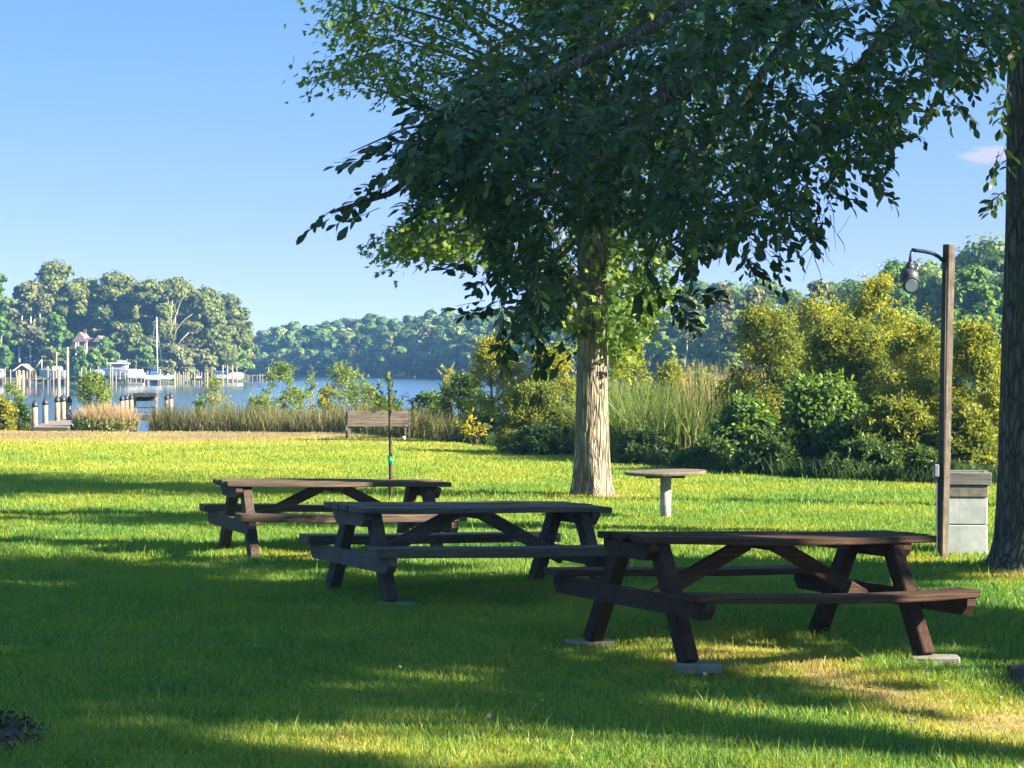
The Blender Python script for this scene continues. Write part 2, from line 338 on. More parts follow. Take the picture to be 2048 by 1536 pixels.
dep = np.array([-6, 0, 6, 20, 60, 160]); dz = np.array([-2.2, -.3, .6, 2.5, 6, 10])
for p in pv:
    D = np.interp(p, FSP, FSD)
    for a, b in zip(dep, dz): Vf.append(((p - 1024) / F * (D + a), D + a, WZ + b))
i = np.arange(NF * 6).reshape(NF, 6); Fc = np.stack([i[:-1, :-1], i[1:, :-1], i[1:, 1:], i[:-1, 1:]], -1).reshape(-1, 4)
tag(npmesh('far_shore', np.array(Vf), Fc, M['shore'], smooth=True), 'rising far shore under the woods', 'land', kind='structure')
# mulch bed at the lower left corner
pm = []
for k in range(28):
    a = 2 * math.pi * k / 28; r = .55 + .12 * math.sin(3 * a + 1) + random.uniform(-.05, .05)
    pm.append((-3.22 + r * math.cos(a), 12.75 + 1.3 * r * math.sin(a)))
V = [(-3.22, 12.75, -.07)] + [(x, y, float(zg(np.array(x), np.array(y))) + .012) for x, y in pm]
tag(npmesh('mulch_bed', np.array(V), np.array([(0, 1 + k, 1 + (k + 1) % 28) for k in range(28)]), M['mulch'], smooth=True), 'dark bark mulch in the lower left corner', 'mulch', kind='structure')
# ------------------------------------------------------------------ grass
def blades(P, h, w, lean, v, mat, name, parent=None, seg3=False):
    n = len(P); a = rng.uniform(0, 2 * np.pi, n); side = np.stack([np.cos(a), np.sin(a), np.zeros(n)], 1)
    b = rng.uniform(0, 2 * np.pi, n); ld = np.stack([np.cos(b), np.sin(b), np.zeros(n)], 1) * (lean * h)[:, None]
    up = np.array([0, 0, 1.]) * h[:, None]; sw = side * (w / 2)[:, None]
    v0, v1 = P - sw, P + sw; m = P + up * .55 + ld * .35; v2, v3 = m + sw * .8, m - sw * .8; tip = P + up + ld
    t0, t1 = tip + sw * .12, tip - sw * .12
    V = np.stack([v0, v1, v2, v3, t0, t1], 1).reshape(-1, 3); o = (np.arange(n) * 6)[:, None]
    Fc = np.concatenate([o + np.array([[0, 1, 2, 3]]), o + np.array([[3, 2, 4, 5]])], 1).reshape(-1, 4)
    return npmesh(name, V, Fc, mat, parent, {'v': np.repeat(v, 6)})
Ps = []
for y0, y1, den in ((10.4, 13, 4300), (13, 16.5, 3100), (16.5, 22, 2100), (22, 30, 1150), (30, 42, 520), (42, 67, 230)):
    x1 = .2226 * y1 * 1.12 + .8; n = int(den * 2 * x1 * (y1 - y0)); q = np.stack([rng.uniform(-x1, x1, n), rng.uniform(y0, y1, n)], 1)
    q = q[(np.abs(q[:, 0]) < .2226 * q[:, 1] * 1.12 + .8) & (q[:, 1] < edgeY(q[:, 0]) + .6)]; Ps.append(q)
q = np.concatenate(Ps); d = dryness(q[:, 0], q[:, 1])
keep = rng.uniform(size=len(q)) > np.clip((d - .72) * 2.6, 0, .85); 
keep &= np.hypot(q[:, 0] + 3.22, (q[:, 1] - 12.75) / 1.3) > .5
q, d = q[keep], d[keep]; n = len(q)
tuft = fbm(q[:, 0] * 2.2, q[:, 1] * 2.2, 71); hh = (.03 + .075 * np.clip(tuft - .28, 0, 1) + .022 * rng.uniform(size=n) ** 2) * np.where(rng.uniform(size=n) < .02, 2.0, 1.0) * np.clip(1.25 - .7 * d, .4, 1)
ww = .0052 * (q[:, 1] / 12) ** .75 * rng.uniform(.7, 1.4, n)
P = np.stack([q[:, 0], q[:, 1], zg(q[:, 0], q[:, 1]) - .004], 1)
g = blades(P, hh, ww, rng.uniform(.1, .9, n), np.clip(d + .04 * np.clip((20 - q[:, 1]) / 4, 0, 1) + rng.normal(0, 1, n) * (.09 + .09 * np.clip((20 - q[:, 1]) / 6, 0, 1)), 0, 1), M['grass'], 'grass')
tag(g, 'short green lawn grass blades with dry patches', 'grass', kind='stuff')
HAZE = .00028
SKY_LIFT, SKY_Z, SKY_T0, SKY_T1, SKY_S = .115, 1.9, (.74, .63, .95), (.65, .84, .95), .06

SHADE = [
    (15.0, 13.9, 4.6, 13.5, 4.6, 7400, 'broad leafy shade tree off the right side of the tables'),
    (15.5, 4.7, 4.0, 12.5, 2.8, 3400, 'leafy shade tree nearest the camera off the right side'),
    (16.5, 8.4, 9.4, 14.5, 3.4, 3400, 'tall slim shade tree off the right side, before the nearest table'),
    (15.0, 22.6, 8.8, 11.2, 1.35, 420, 'small shade tree off the right side between two taller ones'),
    (14.5, 29.0, 11.0, 16.5, 3.8, 2600, 'tall leafy shade tree off the right side of the far lawn')]
# ------------------------------------------------------------------ picnic tables
def plank(mb, x0, x1, y, z, w, t, sag=0.0, n=6):
    ph = random.uniform(0, 6)
    mb.bar((x0, y, z), (x1, y, z), w, t, (0, 1, 0), .007, n, lambda u: (0, .004 * math.sin(5 * u + ph), -sag * 4 * u * (1 - u) + .004 * math.sin(7 * u + ph)), .0015)
def picnic_table(i, label, mk):
    x, y, r, z, tl, L, Wd, h, Sp, Fs, so_, sh, SL, ts, ss = TABLES[i]
    e = empty('picnic_table', (x, y, z), 0, label=label, cat='picnic table', group='picnic tables on the lawn'); e.rotation_euler = (0, -tl, r)
    mx, ml = M['wood_' + mk], M['leg_' + mk]; thick = (.075, .08, .05)[i]; sag = (.004, .004, .03)[i]
    m = MB(); n = 5; pw = Wd / n
    for k in range(n):
        du = random.uniform(-.012, .012) if i < 2 else random.uniform(-.05, .04)
        plank(m, -L / 2 + ts + du, L / 2 + ts + random.uniform(-.012, .012) * (1 if i < 2 else 3), -Wd / 2 + pw * (k + .5), h - .024 + random.uniform(-.003, .003), pw - .009, .048, (0, .0, .012)[i])
    m.build('tabletop', mx, e)
    for sy in (-1, 1):
        m = MB(); plank(m, -SL / 2 + ss, SL / 2 + ss, sy * so_, sh - thick / 2, .25, thick, sag if sy < 0 else .003); m.build('seat', mx, e)
    for sx in (-1, 1):
        xc = sx * Sp / 2
        for sy in (-1, 1):
            m = MB(); m.bar((xc, sy * Fs / 2 * 1.03, -.03), (xc, sy * .25, h - .058), .1, .135, (1, 0, 0), .01, 3, None, .002); m.build('leg', ml, e)
        m = MB(); yb = min(Wd / 2 - .03, .36); xb = xc + sx * .086
        m.rings([[(xb + q, a, b) for a, b in ((-yb, h - .052), (-yb, h - .1), (-yb + .07, h - .165), (yb - .07, h - .165), (yb, h - .1), (yb, h - .052))] for q in (-.035, .035)]); m.build('top_beam', mx, e)
        m = MB(); yb = so_ + .11; zt = sh - thick - .002
        m.rings([[(xb + q, a, b) for a, b in ((-yb, zt), (-yb, zt - .06), (-yb + .06, zt - .125), (yb - .06, zt - .125), (yb, zt - .06), (yb, zt))] for q in (-.037, .037)]); m.build('seat_beam', mx, e)
        m = MB(); m.bar((sx * .1, 0, h - .062), (xc - sx * .055, 0, zt - .09), .06, .105, (0, 1, 0), .007, 3, None, .002); m.build('brace', mx, e)
    m = MB(); m.bar((0, -Wd / 2 + .08, h - .078), (0, Wd / 2 - .08, h - .078), .1, .055, (1, 0, 0), .006); m.build('cleat', mx, e)
    if i == 2:
        m = MB(); m.bar((.5, -Wd / 2 + .06, h - .068), (.5, Wd / 2 - .12, h - .068), .09, .04, (1, 0, 0), .006); m.build('cleat', mx, e)
    return e
def foot(i, sx, sy):
    x, y, r, z, tl, L, Wd, h, Sp, Fs = TABLES[i][:10]; c, s = math.cos(r), math.sin(r); a, b = sx * Sp / 2, sy * Fs / 2 * 1.03
    return np.array((x + c * a - s * b, y + s * a + c * b, z + tl * a))
picnic_table(0, 'weathered brown picnic table farthest from the camera, behind the grey one', 'brown')
picnic_table(1, 'weathered grey picnic table in the middle of the three', 'grey')
picnic_table(2, 'dark reddish picnic table nearest the camera, with a bowed front seat', 'red')
def block(i, sx, sy, sz, rz, label, cat='concrete block', dz=-.012, off=(0, 0), name='concrete_block'):
    f = foot(i, sx, sy); m = MB(); m.box((0, 0, 0), sz, 0, .012)
    o = m.build(name, M['concrete'], None); o.location = (f[0] + off[0], f[1] + off[1], f[2] - sz[2] / 2 - .012 + dz); o.rotation_euler = (0, 0, rz)
    return tag(o, label, cat, 'concrete supports under table legs')
block(2, -1, -1, (.3, .17, .075), .05, 'grey concrete block under the front left leg of the red picnic table', off=(.06, 0))
block(2, -1, 1, (.34, .19, .09), .2, 'grey concrete block under the rear left leg of the red picnic table', off=(-.02, 0))
block(2, 1, -1, (.34, .19, .09), -.05, 'grey concrete block under the front right leg of the red picnic table', off=(.06, -.02))
block(2, 1, 1, (.4, .2, .05), .1, 'low dark concrete paver under the rear right leg of the red picnic table', 'paver', name='concrete_paver')
block(1, -1, -1, (.3, .16, .05), .0, 'pale flat concrete paver under the front left leg of the grey picnic table', 'paver', off=(.05, 0), name='concrete_paver')
block(1, 1, 1, (.26, .16, .04), .1, 'small pale concrete paver under the far right leg of the grey picnic table', 'paver', off=(.05, 0), name='concrete_paver')
block(0, -1, 1, (.24, .2, .05), .0, 'grey concrete paver under the rear left leg of the brown picnic table', 'paver', name='concrete_paver')
# dark timber end that enters the frame at the lower right
p = gnd(2020, 1366); m = MB(); m.bar((p[0], p[1], p[2] + .06), (p[0] + 1.5, p[1] + .25, p[2] + .07), .12, .1, (0, 0, 1), .02, 5, None, .004)
tag(m.build('timber_beam', M['dark_wood']), 'dark timber beam end lying on bare ground at the right edge', 'timber')
# ------------------------------------------------------------------ round table on one post
p = gnd(1331, 1036); e = empty('round_table', (p[0], p[1], 0), .2, label='round weathered table on a single concrete post beside the tree', cat='table')
m = MB(); ring = []
for rr, z in ((.48, .555), (.515, .562), (.52, .586), (.505, .598)): ring.append([(rr * (1 + .012 * math.sin(5 * a + 1)) * math.cos(a), rr * math.sin(a), z + .012 * math.cos(a)) for a in [2 * math.pi * j / 40 for j in range(40)]])
m.rings(ring); m.build('tabletop', M['bench_wood'], e)
m = MB(); m.tube([(0, 0, -.1), (0, 0, .2), (.003, 0, .545)], [.072, .07, .07], 20); m.build('post', M['post_concrete'], e)
m = MB(); m.box((0, .02, .525), (.5, .09, .04)); m.build('bracket', M['dark_wood'], e)
# ------------------------------------------------------------------ lamp post
p = gnd(1883, 1117); pY = p[1]; top = at(1898, 489, pY); e = empty('lamp_post', (p[0], pY, 0), 0, label='square wooden lamp post with a curved arm and dark floodlight', cat='lamp post')
dx = top[0] - p[0]; m = MB(); m.bar((0, 0, -.2), (dx, 0, top[2]), .095, .095, (math.cos(.62), math.sin(.62), 0), .008, 8, None, .002); m.build('post', M['post_wood'], e)
def loc(px, py, dy=0): q = at(px, py, pY); return np.array((q[0] - p[0], dy, q[2]))
m = MB(); m.tube([loc(1888, 523), loc(1878, 514), loc(1866, 507), loc(1850, 503), loc(1835, 501), loc(1823, 500)], .02, 10); m.build('arm', M['metal_dark'], e)
m = MB(); m.tube([loc(1824, 501), loc(1821, 512), loc(1820, 527)], [.016, .014, .02], 8); m.tube([loc(1820, 524), loc(1820, 530)], [.03, .036], 14); m.tube([loc(1820, 529), loc(1820, 540)], [.045, .05], 14); hd = m.build('lamp_neck', M['metal_dark'], e)
m = MB(); m.tube([loc(1820, 538), loc(1819, 544), loc(1819, 556), loc(1818, 566)], [.055, .09, .1, .085], 20); m.build('lamp_housing', M['metal_dark'], e)
c = loc(1819, 569, -.07); m = MB()
dr = nrm(np.array([0, -.95, -.3]))
m.tube([c - dr * .06, c, c + dr * .05], [.06, .085, .083], 24); hb = m.build('floodlight', M['metal_dark'], e)
m = MB(); m.tube([c + dr * .05, c + dr * .056], [.066, .064], 24); m.build('lens', M['lens'], hb)
m = MB(); m.tube([loc(1836, 531, -.01), loc(1834, 538, -.01), loc(1828, 540, -.01)], .012, 8); m.tube([loc(1836, 527), loc(1836, 533)], [.02, .026], 10); m.build('photocell', M['metal_grey'], e)
m = MB(); m.tube([loc(1873, 952, -.02), loc(1873, 1105, -.02), loc(1874, 1125, -.02)], .011, 8); m.build('conduit', M['metal_grey'], e)
m = MB(); q = loc(1871.5, 941, -.03); m.box(q, (.05, .06, .13)); m.build('junction_box', M['box_grey'], e)
m = MB(); m.tube([loc(1884, 1000, -.06), loc(1886, 800, -.06), loc(1890, 540, -.06)], .005, 6); m.build('cable', M['black'], e)
# ------------------------------------------------------------------ block pit
p = gnd(1936, 1111); e = empty('block_pillar', (p[0] + .0, p[1] + .3, 0), -.12, label='square white block pillar with grey timber coping beside the oak', cat='pillar')
for z0, z1, wd, mt, nm in ((-.1, .31, .47, 'block_white', 'block_course'), (.313, .595, .47, 'block_white', 'block_course')):
    m = MB(); m.box((0, 0, (z0 + z1) / 2), (wd, .5, z1 - z0)); m.build(nm, M[mt], e)
m = MB(); m.box((0, 0, .657), (.485, .52, .12), 0, .006); m.build('cap_course', M['concrete'], e)
m = MB()
for sy in (-1, 1): m.bar((-.275, sy * .245, .785), (.275, sy * .245, .785), .06, .13, (0, 1, 0), .006, 3, None, .002)
for sx in (-1, 1): m.bar((sx * .243, -.212, .783), (sx * .243, .212, .783), .06, .125, (1, 0, 0), .006, 3, None, .002)
m.box((0, 0, .78), (.42, .42, .1)); m.build('coping', M['coping_wood'], e)
# ------------------------------------------------------------------ bench
p0 = gnd(695, 878); bY = p0[1]; cx = at(755, 800, bY)[0]; e = empty('park_bench', (cx, bY, 0), .02, label='weathered wooden bench with a high plank back facing the lawn', cat='bench')
bl = 1.56; m = MB()
m.bar((-bl / 2, .26, .63), (bl / 2, .26, .63), .04, .17, (0, 1, 0), .006, 4, None, .003); m.bar((-bl / 2, .24, .46), (bl / 2, .24, .46), .04, .16, (0, 1, 0), .006, 4, None, .003)
m.build('backrest', M['bench_wood'], e)
m = MB()
for yy in (-.2, -.06, .08): m.bar((-bl / 2, yy, .35 + .01 * yy), (bl / 2, yy, .35 + .01 * yy), .13, .04, (0, 1, 0), .006, 4, None, .002)
m.build('seat', M['bench_wood'], e)
for sx in (-1, 1):
    m = MB(); m.bar((sx * (bl / 2 + .03), .3, -.05), (sx * (bl / 2 + .03), .3, .7), .05, .08, (1, 0, 0), .006); m.build('back_leg', M['bench_wood'], e)
    m = MB(); m.bar((sx * (bl / 2 - .06), -.2, -.05), (sx * (bl / 2 - .06), -.2, .328), .05, .07, (1, 0, 0), .006); m.build('front_leg', M['bench_wood'], e)
p = gnd(809, 878.5); m = MB(); m.tube([(0, 0, -.02), (0, 0, .09)], [.045, .05], 14); o = m.build('bucket', M['canvas_white']); o.location = (p[0], p[1] - .3, 0)
tag(o, 'small pale bucket on the grass in front of the bench', 'bucket')
# small dark stake tip in the lawn
p = gnd(238, 1009); m = MB(); m.rings([[(-.03, 0, -.01), (.1, -.01, -.01), (.1, .02, -.01), (-.03, .02, -.01)], [(-.045, 0, .035), (.02, -.003, .03), (.02, .008, .03), (-.045, .008, .035)], [(-.07, 0, .075), (-.055, 0, .07), (-.055, .003, .07), (-.07, .003, .075)]])
o = m.build('bark_chip', M['dark_wood']); o.location = tuple(p); tag(o, 'small dark pointed chip of bark standing in the left lawn', 'bark chip')
# ------------------------------------------------------------------ trees near the camera
def trunk_mb(cx, cy, prof, k=40, lobes=5, flare=.16, lean=(0, 0), seed=0):
    rings = []; ph = seed; k = 110 if k > 40 else k
    if k > 40:
        pz, pr = np.array(prof).T; zz = np.concatenate([np.linspace(pz[0], 1, 22), np.linspace(1.08, min(7, pz[-1] - 1), 62), [pz[-1]]]); prof = list(zip(zz, np.interp(zz, pz, pr)))
    for z, r in prof:
        ring = []
        for j in range(k):
            a = 2 * math.pi * j / k; f = flare * math.exp(-max(z, 0) / .3) * (math.sin(lobes * a + ph) + .5 * math.sin((lobes - 2) * a + 2 * ph)) + .025 * math.sin(4 * a + z * 1.3 + ph) + .012 * math.sin(11 * a + z * .6) + (.03 * abs(math.sin(12 * a + .9 * math.sin(2.3 * z + 3 * a) + .5 * math.sin(5.1 * z + a))) ** .6 + .012 * abs(math.sin(21 * a + 1.3 * math.sin(3.7 * z + 2 * a))) if k > 40 else 0)
            ring.append((cx + lean[0] * z + r * (1 + f) * math.cos(a), cy + lean[1] * z + r * (1 + f) * math.sin(a), z))
        rings.append(ring)
    return MB().rings(rings, True)
def samp_poly(poly, n, Y0, Y1):
    poly = np.array(poly, float); out = []
    while sum(map(len, out)) < n:
        c = rng.uniform(poly.min(0), poly.max(0), (n * 3, 2)); out.append(c[inpoly(c, poly)])
    c = np.concatenate(out)[:n]; Y = rng.uniform(Y0, Y1, n)
    return np.array([at(a, b, y) for (a, b), y in zip(c, Y)])
def leafy_twigs(P, D, L, nl, T, TF, size, droop=.2, vb=.5):
    """twigs at P along D with nl leaves each; returns leaf and twig arrays"""
    n = len(P); D = nrm(D); up = np.array([0, 0, 1.])
    sidev = nrm(np.cross(D, up) + .35 * rv(n)); i = np.tile(np.arange(nl), n); rep = np.repeat(np.arange(n), nl)
    u = .22 + .78 * (i + .6) / nl; p = P[rep] + D[rep] * (L[rep] * u)[:, None] - up * (.12 * L[rep] * u ** 2)[:, None]
    sg = np.where(i % 2 == 0, 1, -1)[:, None]; last = (i == nl - 1)[:, None]
    U = D[rep] * np.where(last, 1.2, .7) + sidev[rep] * sg * np.where(last, .15, 1.0) - up * droop + .5 * rv(len(rep))
    Wn = up + .75 * rv(len(rep)); s = size * rng.uniform(.5, 1.2, len(rep))
    v, f, k = inst(T, TF, p, U, Wn, s)
    val = np.clip(vb + rng.normal(0, .16, len(rep)) + np.repeat(rng.normal(0, .12, n), nl), 0, 1)
    tv, tf, _ = inst(T_PRISM, F_PRISM, P, D, up + .3 * rv(n), np.stack([L, np.full(n, .0035), np.full(n, .0035)], 1))
    return v, f, np.repeat(val, k), tv, tf
def pack(parts):
    V, Fs, A, o = [], [], [], 0
    for v, f, a in parts: V.append(v); Fs.append(f + o); A.append(a); o += len(v)
    return np.concatenate(V), np.concatenate(Fs), np.concatenate(A)
OAK = [(1080, -60), (1030, 50), (960, 120), (880, 180), (845, 215), (800, 285), (775, 330), (820, 385), (890, 385), (940, 430), (965, 500), (985, 560), (1000, 640), (1020, 670), (1090, 685), (1140, 600), (1165, 500), (1240, 490), (1275, 545), (1310, 580), (1395, 555), (1435, 515), (1535, 510), (1560, 470), (1640, 450), (1680, 370), (1715, 325), (1780, 375), (1790, 290), (1855, 200), (1930, 185), (1955, 225), (1995, 130), (2080, 110), (2080, -60)]
def oak():
    bx, by = 5.05, 21.9
    e = empty('oak_tree', (0, 0, 0), label='large dark oak at the right edge whose boughs hang over the tables', cat='tree'); e.location = (bx, by, 0)
    prof = [(-.2, .62), (.0, .55), (.12, .49), (.3, .44), (.6, .41), (1, .39), (1.6, .375), (2.4, .36), (3.4, .34), (4.6, .325), (5.6, .3), (7, .25), (9, .17), (11, .08)]
    trunk_mb(0, 0, prof, 44, 5, .15, (0, 0), 1.2).build('trunk', M['oak_bark'], e)
    o = np.array((bx, by, 0))
    limbs = [([(2085, -200, 21.9), (1900, -160, 20.5), (1640, -20, 19), (1420, 150, 17.8), (1330, 185, 17.3), (1230, 270, 16.8), (1120, 360, 16.4), (1000, 420, 16)], .085),
             ([(2085, -330, 21.9), (1800, -260, 19.5), (1500, -80, 18), (1300, 60, 17), (1050, 190, 16), (900, 290, 15.6), (760, 370, 15.4), (660, 425, 15.3)], .075),
             ([(2085, -100, 21.9), (1950, -60, 20.5), (1800, 60, 19.3), (1700, 160, 18.6), (1610, 280, 18.2), (1520, 400, 18)], .07),
             ([(1640, -20, 19), (1500, 180, 18.4), (1400, 320, 18), (1330, 440, 17.8), (1290, 540, 17.6)], .045),
             ([(1330, 185, 17.3), (1250, 330, 17), (1160, 460, 16.8), (1080, 560, 16.6), (1040, 660, 16.5)], .035),
             ([(2085, 60, 21.9), (2000, 130, 21), (1900, 190, 20.4)], .04),
             ([(1050, 190, 16), (900, 240, 15.4), (800, 270, 15.2), (700, 305, 15.1)], .02)]
    lm = MB()
    for pts, r in limbs:
        q = [at(*t) - o for t in pts]; q = [q[0]] + [b + (np.array([random.uniform(-.06, .06) for _ in range(3)]) if 0 < k < len(q) - 2 else 0) for k, b in enumerate(q[1:])]
        lm.tube(q, [r * (1 - .85 * k / (len(q) - 1)) for k in range(len(q))], 9)
    lm.build('limb', M['oak_bark'], e)
    # leafy mass: clusters inside the crown volume
    C = samp_poly(OAK, 290, 14.6, 20.5); px = topx(C); hole = fbm(px[:, 0] / 120, px[:, 1] / 120, 91)
    dens = np.where(px[:, 0] > 1480, .62, .84) * np.where((px[:, 0] > 1180) & (px[:, 1] > 420), .8, 1)
    dens = np.where((px[:, 0] > 1560) & (px[:, 1] > 60) & (px[:, 1] < 250), .42, dens); dens = np.where((px[:, 0] > 1800) & (px[:, 1] < 200), .85, dens); dens = np.where((px[:, 0] > 1135) & (px[:, 0] < 1330) & (px[:, 1] > 390), .12, dens); dens = np.where((px[:, 0] > 1330) & (px[:, 1] > 430), .6, dens)
    C = C[(rng.uniform(size=len(C)) < dens) & (hole > .345)]; C = np.concatenate([C, samp_poly([(1000, 130), (880, 190), (800, 290), (775, 335), (830, 380), (900, 385), (1000, 460)], 26, 14.8, 17)])
    rep = np.repeat(np.arange(len(C)), 13); P = C[rep] + rng.normal(size=(len(rep), 3)) * np.array([.2, .3, .15])
    tp = topx(P); ok = inpoly(tp, np.array(OAK, float)) & (fbm(tp[:, 0] / 34, tp[:, 1] / 34, 23) > .3)  & ~((tp[:, 0] > 1140) & (tp[:, 0] < 1320) & (tp[:, 1] > 410) & (rng.uniform(size=len(P)) < .6)); P = P[ok]
    cen = at(1500, -200, 20); D = nrm(nrm(P - cen) * 1.0 + rv(len(P)) * .75 + np.array([-.15, -.1, -.25]))
    parts, tw = [], []
    def add(P, D, L, nl, size, vb=.45):
        v, f, a, tv, tf = leafy_twigs(P, D, L, nl, T_OVAL, F_OVAL, size, vb=vb); parts.append((v - o, f, a)); tw.append((tv - o, tf, np.zeros(len(tv))))
    te = topx(P + D * .3); ok = inpoly(te, np.array(OAK, float)) | (rng.uniform(size=len(P)) < .12); P, D = P[ok], D[ok]
    add(P, D, rng.uniform(.18, .36, len(P)), 9, .108)
    # single sprays that stick out against the sky
    for a, b, Y, nl in (((780, 370), (640, 432), 15.3, 12), ((820, 280), (684, 318), 15.1, 11), ((900, 230), (820, 205), 15.2, 7), ((870, 400), (838, 420), 15.6, 6), ((800, 330), (735, 375), 15.3, 9), ((860, 330), (770, 300), 15.3, 9), ((960, 545), (930, 535), 16.5, 6), ((990, 610), (960, 622), 16.5, 6), ((1600, 440), (1640, 470), 18, 8), ((1700, 330), (1790, 395), 18.5, 12), ((1640, 360), (1700, 400), 18.3, 9), ((1740, 290), (1800, 270), 18.7, 8), ((1900, 180), (1950, 245), 20.2, 9), ((1880, 180), (1860, 225), 20.3, 7), ((2020, 150), (2000, 250), 20.6, 8), ((2015, 280), (1995, 330), 20.8, 4), ((2015, 380), (1985, 400), 20.8, 5), ((1330, 570), (1380, 640), 17.4, 10), ((1360, 600), (1440, 575), 17.4, 9), ((1180, 640), (1110, 700), 16.4, 9), ((1060, 640), (1080, 720), 16.4, 9), ((1530, 500), (1570, 545), 18, 7), ((1480, 500), (1520, 540), 18, 6), ((1290, 480), (1300, 590), 17.6, 9), ((1030, 640), (1010, 700), 16.4, 8)):
        A, Bq = at(*a, Y), at(*b, Y + .1); d = Bq - A
        add(A[None], d[None], np.array([np.linalg.norm(d)]), nl, .13, .5)
        k = 3; add(A[None] + d[None] * rng.uniform(.1, .6, (k, 1)) + rng.normal(size=(k, 3)) * .05, nrm(d[None] + rv(k) * .3 * np.linalg.norm(d)) , np.full(k, .24), 6, .115, .5)
    # the rest of the crown, above the picture
    n = 1500; Q = rv(n) * np.array([5.2, 5.5, 3.6]) * rng.uniform(.45, 1, (n, 1)) + np.array([3.6, 20.5, 8.6]); t = topx(Q)
    Q = Q[(t[:, 1] < -40) | (t[:, 0] > 2080)]; Q = Q[Q[:, 1] > 13.5]
    v, f, a, tv, tf = leafy_twigs(Q, rv(len(Q)) + np.array([0, 0, -.2]), rng.uniform(.4, .7, len(Q)), 9, T_OVAL, F_OVAL, .2); parts.append((v - o, f, a)); tw.append((tv - o, tf, np.zeros(len(tv))))
    V, Fs, A = pack(parts); npmesh('crown', V, Fs, M['oak_leaf'], e, {'v': A}, True)
    V, Fs, A = pack(tw); npmesh('twigs', V, Fs, M['twig'], e)
    dm = MB()
    def dead(pts, Y, r=.006):
        q = [at(a, b, Y) - o for a, b in pts]; q = [q[0]] + [w_ for k in range(len(q) - 1) for w_ in (q[k] * .5 + q[k + 1] * .5 + np.array([random.uniform(-.02, .02), 0, 0]), q[k + 1])]; dm.tube(q, [r * (1 - .7 * k / (len(q) - 1)) for k in range(len(q))], 5)
    for k in range(6): dead([(1000 + 3 * k, 640 - 5 * k), (992 - k * 2, 690), (985 + random.uniform(-25, 15), 735), (975 + random.uniform(-40, 30), 770 + random.uniform(-20, 20))], 16.4 + .03 * k, .0024)
    dead([(995, 740), (996, 790), (988, 830), (994, 861)], 16.4, .005); dead([(997, 755), (1003, 790), (990, 800)], 16.4, .004); dead([(1000, 770), (986, 812)], 16.4, .003)
    for pts in ([(1640, 420), (1632, 470), (1622, 515), (1605, 565)], [(1632, 470), (1650, 500), (1668, 532)], [(1628, 490), (1600, 515), (1580, 520)], [(1626, 500), (1640, 545), (1645, 560)], [(1660, 430), (1675, 470), (1700, 430)], [(1675, 470), (1690, 505)], [(1655, 400), (1668, 440), (1672, 500)]): dead(pts, 18.2, .0045)
    dm.build('dead_twig', M['pale_twig'], e)
oak()
GUM = [(1000, -60), (1040, 60), (900, 200), (1000, 330), (1030, 470), (1100, 560), (1160, 640), (1185, 730), (1200, 720), (1230, 690), (1300, 640), (1330, 570), (1320, 470), (1400, 400), (1500, 330), (1540, 180), (1640, 60), (1660, -60)]
